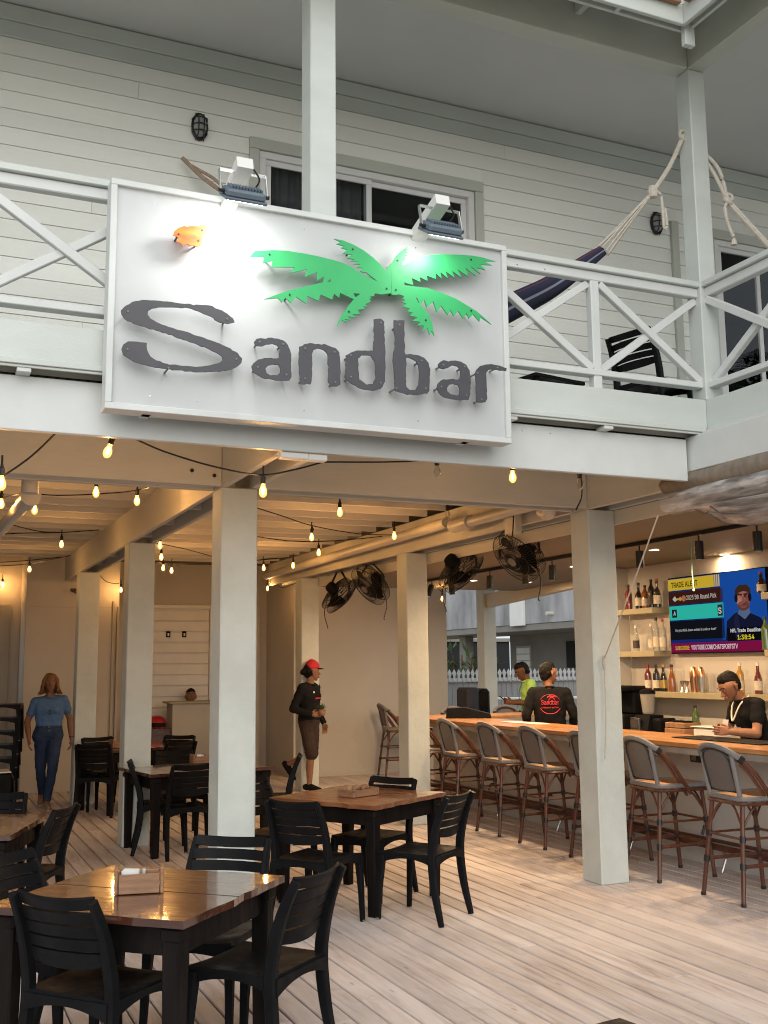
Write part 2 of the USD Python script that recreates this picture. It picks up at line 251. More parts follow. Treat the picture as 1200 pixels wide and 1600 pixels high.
# ================================================================ ground and deck
tag(obj('ground', box(-120, 160, -120, 200, -0.9, -0.4, 0), 'soil', smooth=False), 'pale sand around the deck', None, None, 'structure')
deck = thing('deck', kind='structure')
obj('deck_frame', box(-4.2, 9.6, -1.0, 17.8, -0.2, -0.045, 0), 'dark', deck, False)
PW = 0.140; x = -0.9; n = 0
while x < 6.4:
    y = -0.8 + rnd.uniform(-0.6, 0)
    while y < 17.4:
        L = rnd.choice([3.6, 4.2, 4.8, 6.0])
        dz = rnd.uniform(-0.0015, 0.0015)
        if y + L > 17.0: L = 17.6 - y
        obj('plank', box(x + 0.0052, x + PW - 0.0052, y + 0.002, y + L - 0.002, -0.04 + dz, dz, 0.005), 'plank', deck, False); y += L; n += 1
    x += PW
far = []
while x < 9.4: far.append(box(x + 0.003, x + PW - 0.003, 13.7 if x > 6.4 else -1, 17.4, -0.04, 0, 0.003)); x += PW
x = -4.0
while x < -0.95: far.append(box(x + 0.003, x + PW - 0.003, -1, 17.4, -0.04, 0, 0.003)); x += PW
obj('deck_boards', far, 'plank', deck, False, kind='stuff')
tag(obj('bar_floor', box(6.42, 7.95, 3.4, 13.68, -0.04, 0.004, 0), 'concrete', smooth=False), None, None, None, 'structure')
# ================================================================ trees behind the photographer (they show in the window panes)
M['frond'] = pm('palm_frond', (0.045, 0.085, 0.025), 0.45, 0.5, 2, perobj=0.3); M['trunk'] = pm('palm_trunk', (0.16, 0.13, 0.10), 0.9, 0.4, 5, 0.5, 20)
def palm(label, x, y, h, seed, lean=0.0):
    t = thing('palm_tree', label, 'palm tree', (x, y, -0.4)); r = np.random.default_rng(seed)
    obj('trunk', taper(curve([(0, 0, 0), (lean * 0.3, 0, h * 0.4), (lean, 0.1, h)], 6), np.linspace(0.19, 0.11, 13), 8), 'trunk', t)
    for k in range(22):
        a = k * 2.4 + r.uniform(-0.2, 0.2); el = 1.15 - 1.55 * (k / 22) + r.uniform(-0.1, 0.1); L = r.uniform(2.4, 3.2); o = np.array([lean, 0.1, h])
        d = np.array([math.cos(a), math.sin(a), 0]); sp = np.array([o + d * L * u * math.cos(el * (1 - 0.3 * u)) + np.array([0, 0, L * (u * math.sin(el) - 0.75 * u * u)]) for u in np.linspace(0, 1, 15)])
        ms = [taper(sp, np.linspace(0.03, 0.006, 15), 5)]; sd = np.array([-d[1], d[0], 0])
        V = []; Fc = []
        for u in np.linspace(0.14, 0.99, 34):
            i = u * 14; i0 = min(13, int(i)); p = sp[i0] + (sp[i0 + 1] - sp[i0]) * (i - i0); tg = unit(sp[i0 + 1] - sp[i0]); ll = 0.75 * math.sin(math.pi * (0.12 + 0.85 * u)) + 0.1
            for s in (-1, 1):
                q = p + sd * s * ll * 0.8 + tg * ll * 0.45 + np.array([0, 0, -0.35 * ll]); n = len(V); V += [p - tg * 0.022, p + tg * 0.022, q]; Fc.append((n, n + 1, n + 2))
        ms.append(trimesh.Trimesh(np.array(V), Fc, process=False)); obj('frond', ms, 'frond', t, False)
    return t
palm('coconut palm behind the photographer, mirrored in the sliding door on the right', 21.5, -7.5, 9.5, 2, -0.8)
palm('tall coconut palm behind the photographer, farthest to the right', 26.0, -10.0, 11.5, 4, 0.6)
def tree(label, x, y, h, w, seed):
    t = thing('broad_tree', label, 'tree', (x, y, -0.4)); r = np.random.default_rng(seed); V = []; Fc = []
    obj('trunk', [taper(curve([(0, 0, 0), (0.1, 0.1, h * 0.3), (0.0, 0.2, h * 0.55)], 4), np.linspace(0.3, 0.14, 9), 8)] + [taper([(0, 0.1, h * 0.4), (w * 0.35 * math.cos(a), w * 0.35 * math.sin(a), h * 0.72)], [0.12, 0.04], 6) for a in (0.3, 2.2, 4.3)], 'trunk', t)
    cl = [np.array([r.normal(0, w * 0.3), r.normal(0, w * 0.25), h * r.uniform(0.45, 0.95)]) for _ in range(26)]
    for c in cl:
        for k in range(150):
            p = c + r.normal(0, w * 0.11, 3); d = unit(r.normal(0, 1, 3)); s_, u_ = frame_at(d); L = r.uniform(0.16, 0.34); n = len(V); V += [p - s_ * L * 0.35, p + d * L, p + s_ * L * 0.35, p - d * L * 0.6]; Fc += [(n, n + 1, n + 2), (n, n + 2, n + 3)]
    obj('crown', trimesh.Trimesh(np.array(V), Fc, process=False), 'frond', t, False)
tree('broad dark tree behind the photographer, mirrored in the upper window', 11.0, -11.0, 15.5, 8.5, 41)
tree('broad dark tree behind the photographer, beside the palms', 24.0, -14.0, 12, 8, 42)
# ================================================================ the two-storey building
PY, SP = 7.075, 3.5               # front row of posts, spacing
bld = thing('beach_building', 'two-storey pale green clapboard building with a covered veranda and a balcony above it', 'building')
ZB, ZJ = 2.95, 3.28               # beam underside, joist underside
def post(x, y, w=0.26, z0=0.0, z1=ZB):
    v = box(x - w / 2, x + w / 2, y - w / 2, y + w / 2, z0, z1, 0.008)
    return obj('post', v, 'post', bld, False)
PX1, PX2 = 2.03, 5.08
for px in (PX1, PX2):
    for k in range(3): post(px, PY + 0.13 + k * SP)
for k in range(3): post(-1.05, PY + 0.13 + k * SP)
post(8.72, 15.5, 0.24)
# beams: along the depth over each row, across behind the fascia
for px in (-1.05, PX1, PX2):
    for s in (-1, 1): obj('beam', box(px + s * 0.13 - (0.0 if s < 0 else 0.042), px + s * 0.13 + (0.042 if s < 0 else 0.0), 5.62, 15.6, ZB + 0.002 * s, ZJ, 0.004), 'beam', bld, False)
    for k in range(9): obj('blocking', box(px - 0.086, px + 0.086, 7.5 + k * 1.0, 7.545 + k * 1.0, ZB + 0.05, ZJ - 0.01, 0.002), 'beam', bld, False)
for a, b in ((-4.0, -1.182), (-0.918, PX1 - 0.132), (PX1 + 0.132, PX2 - 0.132)):
    obj('beam', box(a, b, PY + 0.0, PY + 0.05, ZB + 0.006, ZJ + 0.02, 0.004), 'beam', bld, False)
    obj('beam', box(a, b, PY + 0.21, PY + 0.26, ZB + 0.008, ZJ, 0.004), 'beam', bld, False)
for k in range(18):
    yj = 7.72 + k * 0.46
    obj('joist', box(-4.0, PX2 - 0.132, yj, yj + 0.045, ZJ + 0.004, 3.415, 0.002), 'joist', bld, False)
# bar soffit (lower, flat) with trim
obj('soffit', box(PX2 + 0.137, 9.2, 3.4, 14.2, 2.84, 2.88, 0), 'soffit', bld, False)
obj('soffit_edge', box(PX2 + 0.134, PX2 + 0.152, 5.63, 14.2, 2.83, 2.95, 0.002), 'beam', bld, False)
# end of the beam that sticks out past the corner post
FY, FX = 5.575, 4.745             # front fascia plane (faces the photographer), side fascia plane (faces left)
obj('fascia', box(-4.0, FX - 0.02, FY, FY + 0.04, 2.917, 3.204, 0.004), 'white', bld, False)
obj('fascia', box(FX, FX + 0.04, -2.0, FY + 0.04, 2.985, 3.222, 0.004), 'white', bld, False)
obj('wood_block', box(FX - 0.017, FX + 0.05, FY + 0.0, FY + 0.08, 2.965, 2.984, 0.002), 'boxwood', bld, False)
obj('ledge', box(-4.0, FX + 0.18, FY + 0.041, FY + 0.30, 3.16, 3.2265, 0.002), 'dark', bld, False)  # near-black colour stands in for the shade inside the rim gap
obj('closing_board', box(-4.0, FX + 0.1, FY + 0.045, FY + 0.065, 3.2275, 3.384, 0), 'beam', bld, False)  # added board, stops bulb light leaking into the rim gap
RY, RX = 5.50, 4.853              # rim board planes
for k in range(11): obj('spacer_block', box(-3.2 + k * 0.72, -3.13 + k * 0.72, RY - 0.005, FY + 0.02, 3.204, 3.226, 0.003), 'white', bld, False)
obj('rim_board', box(-4.0, RX - 0.004, RY + 0.0005, RY + 0.032, 3.2735, 3.474, 0.004), 'sage', bld, False)
obj('rim_board', box(RX - 0.002, RX + 0.032, -2.0, RY + 0.03, 3.266, 3.474, 0.004), 'sage', bld, False)
obj('rim_trim', box(-4.0, RX - 0.03, RY - 0.02, RY + 0.008, 3.242, 3.273, 0.003), 'sage', bld, False)
obj('rim_trim', box(RX - 0.024, RX + 0.03, -2.0, RY - 0.021, 3.242, 3.273, 0.003), 'sage', bld, False)
obj('rim_trim', box(-4.0, RX - 0.01, RY - 0.008, RY + 0.006, 3.227, 3.241, 0.002), 'sage', bld, False)
WY = 7.08
obj('balcony_floor', box(-4.0, 8.6, RY + 0.035, WY, 3.385, 3.458, 0), 'sage', bld, False)
obj('balcony_floor', box(RX + 0.035, 8.6, -2.0, RY + 0.033, 3.385, 3.458, 0), 'ceil', bld, False)
obj('under_floor', box(FX + 0.045, 8.6, -2.0, FY + 0.03, 3.225, 3.25, 0), 'ceil', bld, False)
# upper posts
ZR = 5.913                        # underside of the roof beams
def upost(x0, x1, y0=RY, z1=ZR): obj('balcony_post', box(x0, x1, y0, y0 + (x1 - x0), 3.475, z1, 0.006), 'sage', bld, False)
upost(4.854, 4.996); upost(1.987, 2.150); upost(-0.9, -0.74)
obj('balcony_post', box(4.854, 4.987, 1.4, 1.53, 3.475, ZR, 0.006), 'sage', bld, False)
# roof beams, ceiling, eaves
obj('roof_beam', box(-4.0, 4.852, RY + 0.002, RY + 0.133, ZR, 6.19, 0.004), 'sagetrim', bld, False)
obj('roof_beam', box(4.856, 4.989, -2.0, RY + 0.133, ZR + 0.002, 6.19, 0.004), 'sagetrim', bld, False)
obj('ceiling_panel', box(-4.0, 8.6, RY + 0.08, WY + 0.05, 6.213, 6.25, 0), 'ceil', bld, False)
obj('ceiling_panel', box(4.92, 8.6, -2.0, RY + 0.08, 6.213, 6.25, 0), 'ceil', bld, False)
EYV, EXV = 5.09, 4.478            # eave fascia planes
obj('eave_fascia', box(-4.0, EXV, EYV, EYV + 0.03, 5.913, 6.055, 0.004), 'sage', bld, False)
obj('eave_fascia', box(EXV, EXV + 0.03, -2.0, EYV + 0.03, 5.915, 6.055, 0.004), 'sage', bld, False)
obj('eave_soffit', box(-4.0, 4.857, EYV + 0.03, RY + 0.001, 6.192, 6.212, 0), 'sage', bld, False)
obj('eave_soffit', box(EXV + 0.03, 4.8565, -2.0, EYV + 0.029, 6.193, 6.213, 0), 'sage', bld, False)
obj('eave_closer', box(-4.0, EXV, EYV + 0.002, EYV + 0.03, 6.056, 6.272, 0), 'sage', bld, False)
obj('eave_closer', box(EXV, EXV + 0.03, -2.0, EYV + 0.03, 6.057, 6.273, 0), 'sage', bld, False)
obj('eave_batten', box(-4.0, EXV + 0.11, EYV + 0.085, EYV + 0.11, 5.93, 5.962, 0.002), 'sage', bld, False)
obj('eave_batten', box(EXV + 0.085, EXV + 0.11, -2.0, EYV + 0.084, 5.93, 5.963, 0.002), 'sage', bld, False)
for k in range(8): obj('eave_batten', box(3.98 - k * 0.98, 4.01 - k * 0.98, EYV + 0.031, EYV + 0.0845, 5.93, 5.96, 0.002), 'sage', bld, False)
for k in range(5): obj('eave_batten', box(EXV + 0.031, EXV + 0.0845, 4.6 - k * 0.98, 4.63 - k * 0.98, 5.93, 5.96, 0.002), 'sage', bld, False)
for k in range(9): obj('rafter_tail', box(3.9 - k * 0.62, 3.945 - k * 0.62, EYV + 0.031, RY + 0.001, 6.09, 6.191, 0.002), 'sage', bld, False)
obj('corner_block', box(EXV + 0.035, EXV + 0.075, EYV + 0.0305, EYV + 0.075, 5.80, 5.961, 0.003), 'sage', bld, False)
obj('corner_block', box(EXV + 0.0765, EXV + 0.115, EYV + 0.0305, EYV + 0.075, 5.80, 5.961, 0.003), 'sage', bld, False)
obj('roof_sheet', box(-4.2, 8.8, EYV - 0.06, EYV + 2.3, 6.275, 6.30, 0), 'boxwood', bld, False)
obj('roof_sheet', box(EXV - 0.06, 8.8, -2.0, EYV - 0.061, 6.28, 6.305, 0), 'boxwood', bld, False)
obj('roof_edge', [box(-4.0, EXV - 0.05, EYV - 0.045, EYV - 0.002, 6.03, 6.058, 0.002), box(EXV - 0.045, EXV - 0.002, -2, EYV - 0.06, 6.032, 6.06, 0.002)], 'boxwood', bld, False)
# clapboard of the upper wall: each board a piece, lower edge proud
def boards(x0, x1, z0, z1, y=WY, skip=()):
    z = z0
    while z < z1 - 0.01:
        h = min(0.130, z1 - z); segs = [(x0, x1, z, z + h)]
        for a, b, c, d in skip:
            if z + h > c + 0.004 and z < d - 0.004:
                new = []
                for q in segs:
                    if q[1] <= a or q[0] >= b: new.append(q); continue
                    if a - q[0] > 0.02: new.append((q[0], a, q[2], q[3]))
                    if q[1] - b > 0.02: new.append((b, q[1], q[2], q[3]))
                    if q[3] > d + 0.004: new.append((max(a, q[0]), min(b, q[1]), d, q[3]))
                    if q[2] < c - 0.004: new.append((max(a, q[0]), min(b, q[1]), q[2], c))
                segs = new
        cut = []
        for a, b, c, d in segs:
            m_ = rnd.uniform(a + 0.8, b - 0.8) if b - a > 2.6 else None
            cut += [(a, b, c, d)] if m_ is None else [(a, m_ - 0.001, c, d), (m_ + 0.001, b, c, d)]
        for a, b, c, d in cut:
            sl = lambda zz: y - 0.013 + 0.007 * max(0, (zz - z - 0.004) / h)
            P = [(y + 0.02, c), (sl(c), c), (sl(c), c + 0.004), (sl(d), d - 0.003), (y + 0.006, d), (y + 0.02, d)]
            v = prism(Polygon(P), b - a)
            v.vertices = np.stack([a + v.vertices[:, 2], v.vertices[:, 0], v.vertices[:, 1]], 1); v.fix_normals()
            obj('siding_board', v, 'siding', bld, False)
        z += h
ZF = 3.46
WIN = (2.07, 4.035, 4.40, 5.585); DOOR = (6.335, 8.05, ZF, 5.585)
boards(-4.0, 8.5, ZF + 0.04, 5.966, skip=((WIN[0], WIN[1], WIN[2], WIN[3]), (DOOR[0], DOOR[1], DOOR[2], DOOR[3]), (5.93, 6.01, ZF, 5.585)))
for k, z in enumerate((5.966, 6.085)): obj('frieze_board', box(-4.0, 8.5, WY - 0.016 - 0.012 * k, WY + 0.02, z + 0.001, z + 0.118, 0.004), 'sage', bld, False)
obj('wall_core', [box(a, b, WY + 0.021, WY + 0.09, c, d, 0) for a, b, c, d in ((-4.0, WIN[0], 3.45, 6.21), (WIN[1], DOOR[0], 3.45, 6.21), (WIN[0], WIN[1], 3.45, WIN[2]), (WIN[0], WIN[1], WIN[3], 6.21), (DOOR[0], DOOR[1], DOOR[3], 6.21))], 'ceil', bld, False, kind='stuff')
obj('corner_trim', box(5.932, 6.008, WY - 0.04, WY + 0.01, ZF, 5.583, 0.004), 'sagetrim', bld, False)
def casing(nm, x0, x1, z0, z1, w=0.075):
    for a in ((x0 + 0.001, x0 + w, z0, z1 - w - 0.014), (x1 - w, x1 - 0.001, z0, z1 - w - 0.014), (x0 + 0.001, x1 - 0.001, z1 - w - 0.013, z1 - 0.001)): obj(nm, box(a[0], a[1], WY - 0.036 - 0.003 * (a[3] == z1 - 0.001), WY + 0.02, a[2], a[3], 0.004), 'sagetrim', bld, False)
casing('window_casing', *WIN); casing('door_casing', *DOOR)
def slider(x0, x1, z0, z1, mull, nm):
    w = holder(nm, bld)
    for a in ((x0, x1, z1 - 0.053, z1), (x0, x1, z0, z0 + 0.053), (x0, x0 + 0.053, z0 + 0.053, z1 - 0.053), (x1 - 0.053, x1, z0 + 0.053, z1 - 0.053)): obj('frame', box(a[0], a[1], WY - 0.018, WY + 0.055, a[2], a[3], 0.004), 'vinylframe', w, False)
    for a, b, y in ((x0 + 0.054, mull + 0.026, WY + 0.0), (mull - 0.026, x1 - 0.054, WY + 0.026)):
        obj('sash', [box(a, b, y, y + 0.02, z1 - 0.098, z1 - 0.054, 0.003), box(a, b, y, y + 0.02, z0 + 0.054, z0 + 0.106, 0.003), box(a, a + 0.044, y + 0.001, y + 0.02, z0 + 0.106, z1 - 0.098, 0.003), box(b - 0.044, b, y + 0.001, y + 0.02, z0 + 0.106, z1 - 0.098, 0.003)], 'vinylframe', w, False)
        obj('pane', box(a + 0.04, b - 0.04, y + 0.008, y + 0.012, z0 + 0.10, z1 - 0.093, 0), 'glass', w, False)
slider(WIN[0] + 0.078, WIN[1] - 0.078, WIN[2], WIN[3] - 0.09, 3.035, 'sliding_window')
slider(DOOR[0] + 0.078, DOOR[1] - 0.078, ZF + 0.005, DOOR[3] - 0.09, 6.93, 'sliding_door')
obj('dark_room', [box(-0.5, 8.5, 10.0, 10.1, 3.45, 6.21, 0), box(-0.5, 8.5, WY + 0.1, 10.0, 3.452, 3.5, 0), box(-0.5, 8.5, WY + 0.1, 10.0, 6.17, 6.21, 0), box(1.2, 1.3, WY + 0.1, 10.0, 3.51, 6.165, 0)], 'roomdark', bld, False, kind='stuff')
cs = sheet(60, 1, lambda u, v: (2.17 + u * 0.84, WY + 0.115 + 0.02 * math.sin(u * 62) + 0.009 * math.sin(u * 23), 4.36 + v * 1.10))
obj('curtain', cs, 'curtain', bld, True)
obj('floor_boards', [box(-4.0, 9.4, WY + 0.1 + 0.152 * k, WY + 0.1 + 0.152 * k + 0.149, 3.418, 3.45, 0.002) for k in range(68)], 'underfloor', bld, False, kind='stuff')
# ================================================================ back walls of the veranda
BW = 15.72
obj('back_wall', box(1.40, 2.70, BW, BW + 0.15, -0.04, 3.41, 0.004), 'wall', bld, False)
obj('wall_return', [box(2.62, 2.70, BW + 0.151, 17.3, -0.04, 3.41, 0), box(1.40, 1.48, BW + 0.151, 16.9, -0.04, 3.41, 0)], 'wall', bld, False)
obj('back_wall', box(-4.0, 1.399, 16.6, 16.7, -0.04, 3.41, 0), 'wall', bld, False)
obj('back_wall', box(2.701, 5.6, 17.2, 17.3, -0.04, 3.41, 0), 'wall', bld, False)
obj('back_wall', box(5.42, 8.12, 15.78, 15.9, -0.04, 3.41, 0.004), 'wall', bld, False)
obj('wall_return', [box(5.42, 5.52, 15.901, 17.2, -0.04, 3.41, 0)], 'wall', bld, False)
obj('wall_joint', box(1.42, 2.68, BW - 0.003, BW, 2.58, 2.586, 0), 'walldim', bld, False)
obj('skirting', [box(5.43, 8.1, 15.765, 15.779, 0.0, 0.06, 0.003), box(1.41, 2.69, BW - 0.014, BW - 0.001, 0.0, 0.05, 0.003)], 'wall', bld, False)
obj('corner_strip', [box(2.60, 2.64, BW - 0.03, BW - 0.001, 0.0, 2.68, 0.004), box(2.665, 2.7, BW - 0.05, BW - 0.001, 0.0, 2.6, 0.004)], 'walldim', bld, False)
obj('side_wall', box(-4.1, -4.0, 5.62, 16.7, -0.4, 3.41, 0), 'wall', bld, False)  # unseen wall, added to darken the inside of the veranda
for a_, b_, y_ in ((335, 743, 7.07), (362, 745, 7.0), (300, 735, 7.07)):
    c_ = ony(a_, b_, y_ + 0.003); obj('bolt_head', mv(trimesh.creation.cylinder(radius=0.014, height=0.008, sections=8), c_, rx=math.pi / 2), 'blackmetal', bld, False)
# panelled shutter door with its frame
a, b = onz(239, 1000, 2.0), None
dx0, dx1, dzt = 3.43, 4.42, 2.66
dr = obj('shutter_door', box(dx0, dx1, 17.165, 17.199, 0, dzt, 0.002), 'whiteplastic', bld, False)
for k in range(15): obj('panel', box(dx0 + 0.004, dx1 - 0.004, 17.140, 17.164, 0.02 + k * 0.175, 0.02 + k * 0.175 + 0.16, 0.012), 'whiteplastic', dr, False)
fr = obj('door_frame', [box(dx0 - 0.06, dx0, 17.11, 17.199, 0, dzt + 0.06, 0.004), box(dx1, dx1 + 0.06, 17.11, 17.199, 0, dzt + 0.06, 0.004), box(dx0, dx1, 17.11, 17.199, dzt, dzt + 0.06, 0.004)], 'vinylframe', bld, False)
for px_ in (263, 288):
    p = ony(px_, 991, 17.13)
    g = obj('notice', box(p[0] - 0.035, p[0] + 0.035, 17.130, 17.139, p[2] - 0.05, p[2] + 0.05, 0.001), 'black', dr, False)
    obj('emblem', box(p[0] - 0.012, p[0] + 0.014, 17.126, 17.129, p[2] - 0.03, p[2] + 0.02, 0.001), 'whiteplastic', dr, False)
# plain flush door beside the second row of posts
obj('flush_door', box(4.62, 5.16, 17.15, 17.199, 0, 2.55, 0.003), 'walldim', bld, False)
obj('door_casing', [box(5.16, 5.28, 17.12, 17.199, 0, 2.55, 0.004), box(4.5, 5.28, 17.118, 17.199, 2.551, 2.70, 0.004)], 'beam', bld, False)
# grey service door at the far left with a lit pane
sd = obj('service_door', box(0.4, 1.26, 16.55, 16.599, 0, 2.66, 0.003), 'walldim', bld, False)
obj('pane', box(0.55, 1.10, 16.540, 16.549, 1.2, 2.42, 0), glowm('daylit_pane', (0.9, 0.92, 0.88), 0.55), sd, False)
obj('wall_bracket', [box(1.98, 2.20, 15.50, 15.60, 2.80, 2.84, 0.003), bar((2.0, 15.5, 2.8), (2.2, 15.6, 2.72), 0.03, 0.02)], 'blackmetal', bld, False)
# back-bar wall, its return, soffit beam toward the far post
BX = 7.86
obj('bar_wall', box(BX, BX + 0.12, 3.4, 10.62, -0.04, 2.84, 0), 'wall', bld, False)
obj('bar_wall_pier', box(7.60, BX - 0.001, 10.46, 10.62, -0.04, 2.84, 0.003), 'wall', bld, False)
obj('header_beam', bar((8.72, 15.38, 2.76), (8.35, 12.2, 2.86), 0.12, 0.22, bev=0.05), 'beam', bld, False)
# ================================================================ railings
def railing(label, segs):
    t = thing('balcony_railing', label, 'railing')
    for (ax, ay), (bx_, by), bays in segs:
        A, B = np.array([ax, ay, 0.0]), np.array([bx_, by, 0.0]); d = unit(B - A); L = np.linalg.norm(B - A); up = np.array([0, 0, 1.0]); n = np.cross(d, up)
        e = 0.0
        at = lambda s, z, o=0.0: A + d * s + up * z + n * o
        obj('cap_rail', bar(at(0, 4.302), at(L, 4.302), 0.115, 0.040, up), 'sage', t, False)
        obj('top_rail', bar(at(0, 4.247), at(L, 4.247), 0.062, 0.066, up), 'white', t, False)
        obj('bottom_rail', bar(at(0, 3.585), at(L, 3.585), 0.08, 0.040, up), 'white', t, False)
        cuts = [0] + list(np.cumsum(bays)); cuts = [c / cuts[-1] * L for c in cuts]
        for c in cuts[1:-1]: obj('baluster', bar(at(c, 3.475), at(c, 4.212), 0.066, 0.066, d), 'white', t, False)
        for c0, c1 in zip(cuts[:-1], cuts[1:]):
            a, b = c0 + 0.04 * (c0 > 0), c1 - 0.04 * (c1 < L)
            obj('cross_brace', bar(at(a, 4.198, 0.011), at(b, 3.612, 0.011), 0.044, 0.053, up), 'white', t, False)
            obj('cross_brace', bar(at(a, 3.612, -0.012), at(b, 4.198, -0.012), 0.044, 0.051, up), 'white', t, False)
    return t
railing('white cross-braced balcony railing running behind the big sign up to the corner post', [((2.151, 5.565), (4.853, 5.565), (1.0, 1.0, 0.93)), ((-0.739, 5.565), (1.986, 5.565), (1, 1.1, 1)), ((-4, 5.565), (-0.901, 5.565), (1, 1, 1))])
railing('white cross-braced railing of the side balcony, from the corner post towards the viewer', [((4.92, 5.499), (4.92, 1.531), (0.95, 0.95, 1, 1))])
# ================================================================ the sign
SY = 5.355; LY = 5.27
sg = thing('sign', 'large white framed sign board with raised charcoal letters and a green palm', 'sign')
sx0, sx1, sz0, sz1 = 0.819, 3.213, 3.014, 4.259
obj('panel', box(sx0 + 0.03, sx1 - 0.03, SY + 0.012, SY + 0.05, sz0 + 0.03, sz1 - 0.03, 0), 'signwhite', sg, False)
for a in ((sx0, sx0 + 0.034, sz0 + 0.034, sz1 - 0.034), (sx1 - 0.034, sx1, sz0 + 0.034, sz1 - 0.034), (sx0, sx1, sz0, sz0 + 0.034), (sx0, sx1, sz1 - 0.034, sz1)): obj('frame_strip', box(a[0], a[1], SY - 0.012, SY + 0.11, a[2], a[3], 0.003), 'white', sg, False)
for q_ in (box(sx0 + 0.2, sx0 + 0.25, SY + 0.051, SY + 0.15, sz0, sz1 - 0.1, 0.003), box(sx1 - 0.3, sx1 - 0.25, SY + 0.051, SY + 0.15, sz0, sz1 - 0.1, 0.003)): obj('back_rib', q_, 'white', sg, False)
def trace(pts, s, ox, oy, rough=0.004, step=0.012, seed=3, Y=LY):
    """outline in the sign's plane, with the ragged edge of the cut letters"""
    q = np.array([ony(ox + a / s, oy + b / s, Y)[[0, 2]] for a, b in pts]); r = np.random.default_rng(seed); out = []
    for a, b in zip(q, np.roll(q, -1, 0)):
        k = max(1, int(np.linalg.norm(b - a) / step)); nn = np.array([-(b - a)[1], (b - a)[0]]); nn /= max(1e-9, np.linalg.norm(nn))
        for i in range(k): out.append(a + (b - a) * i / k + nn * r.normal(0, rough) * (i > 0))
    return out
def plate(name, mat, outer, holes=(), s=1, ox=0, oy=0, rough=0.0017, pins=(), seed=3, th=0.009, step=0.015):
    g = Polygon(trace(outer, s, ox, oy, rough, step, seed), [trace(h, s, ox, oy, rough, step, seed + 1) for h in holes]).buffer(0)
    ms = []
    for gg in getattr(g, 'geoms', [g]):
        v = prism(gg, th); v.vertices = np.stack([v.vertices[:, 0], LY + v.vertices[:, 2], v.vertices[:, 1]], 1); v.fix_normals(); ms.append(v)
    p = obj(name, ms, mat, sg, False)
    for a, b in pins:
        c = ony(ox + a / s, oy + b / s, LY)
        obj('standoff_pin', [tube([(c[0], LY + th + 0.001, c[2]), (c[0], SY + 0.011, c[2])], 0.0055, 6), mv(trimesh.creation.cylinder(radius=0.0055, height=0.003, sections=8), (c[0], LY - 0.002, c[2]), rx=math.pi / 2)], 'blackmetal' if mat != 'charcoal' else 'wrap', p, False)
    return p
S_ = [(55,150),(100,105),(160,70),(250,52),(400,58),(540,72),(650,90),(760,95),(880,102),(970,140),(1050,180),(1105,225),(1120,260),(1060,275),(980,262),(930,235),(925,220),(860,190),(780,155),(690,125),(560,120),(440,118),(350,130),(308,155),(305,190),(330,225),(390,260),(500,305),(650,345),(800,395),(950,450),(1080,505),(1150,550),(1190,600),(1185,640),(1140,680),(1040,715),(930,722),(770,728),(600,710),(480,695),(380,685),(260,655),(180,630),(130,600),(75,560),(60,510),(75,470),(120,440),(200,442),(298,455),(300,520),(330,580),(390,620),(480,648),(600,665),(760,680),(880,665),(980,640),(1008,615),(1000,580),(940,540),(840,490),(700,445),(560,395),(420,345),(300,310),(180,275),(90,225),(60,185)]
plate('letter_s', 'charcoal', S_, (), 6, 180, 460, pins=((120,160),(1050,230),(115,515),(1135,605),(500,690)), seed=1)
plate('letter_a', 'charcoal', [(95,240),(115,215),(150,208),(190,215),(215,205),(290,212),(345,230),(380,265),(400,310),(410,350),(408,450),(412,540),(395,568),(340,570),(250,560),(190,555),(130,525),(85,490),(72,450),(90,420),(130,390),(180,378),(260,382),(308,375),(312,300),(290,270),(250,255),(200,262),(165,278),(120,275),(100,265)], [[(190,470),(210,445),(250,432),(300,435),(318,465),(318,500),(290,525),(230,525),(200,505)]], 5.4545, 380, 490, pins=((140,240),(340,260),(125,455),(368,520)), seed=2)
plate('letter_n', 'charcoal', [(480,280),(520,260),(570,250),(640,258),(720,270),(790,295),(820,330),(828,420),(828,605),(800,620),(745,620),(738,595),(725,580),(728,500),(722,400),(718,340),(690,310),(640,295),(600,310),(585,350),(588,450),(585,570),(575,602),(500,600),(485,580),(478,480),(476,380)], (), 5.4545, 380, 490, pins=((527,297),(778,327),(525,553),(785,583)), seed=3)
plate('letter_d', 'charcoal', [(455,600),(500,580),(570,580),(572,520),(572,450),(600,447),(615,460),(618,560),(620,640),(618,710),(600,740),(570,748),(520,740),(475,715),(450,690),(455,650)], [[(505,615),(520,600),(560,602),(575,625),(580,690),(570,720),(540,722),(510,700)]], 2.6667, 370, 330, pins=((475,600),(600,465),(475,690),(600,715)), seed=4)
plate('letter_b', 'charcoal', [(195,108),(285,112),(283,200),(285,300),(290,400),(330,398),(400,408),(450,430),(490,475),(505,530),(500,620),(497,710),(480,735),(420,742),(370,748),(310,745),(250,725),(205,710),(198,600),(192,500),(190,400),(205,330),(205,250),(195,180)], [[(298,430),(340,435),(385,460),(405,500),(410,580),(405,660),(380,705),(330,705),(302,680),(296,560)]], 5.4545, 580, 480, pins=((240,150),(430,455),(215,690),(465,690)), seed=5)
plate('letter_a', 'charcoal', [(570,490),(590,465),(620,450),(660,462),(700,455),(760,462),(810,490),(840,540),(848,620),(845,740),(830,790),(770,792),(690,782),(620,765),(580,730),(560,690),(570,650),(600,620),(680,612),(740,618),(758,600),(760,540),(740,505),(700,495),(660,515),(620,527),(585,518)], [[(645,690),(665,660),(700,652),(740,660),(755,690),(755,740),(730,752),(680,742),(650,718)]], 5.4545, 580, 480, pins=((615,490),(795,507),(597,677),(810,752)), seed=6)
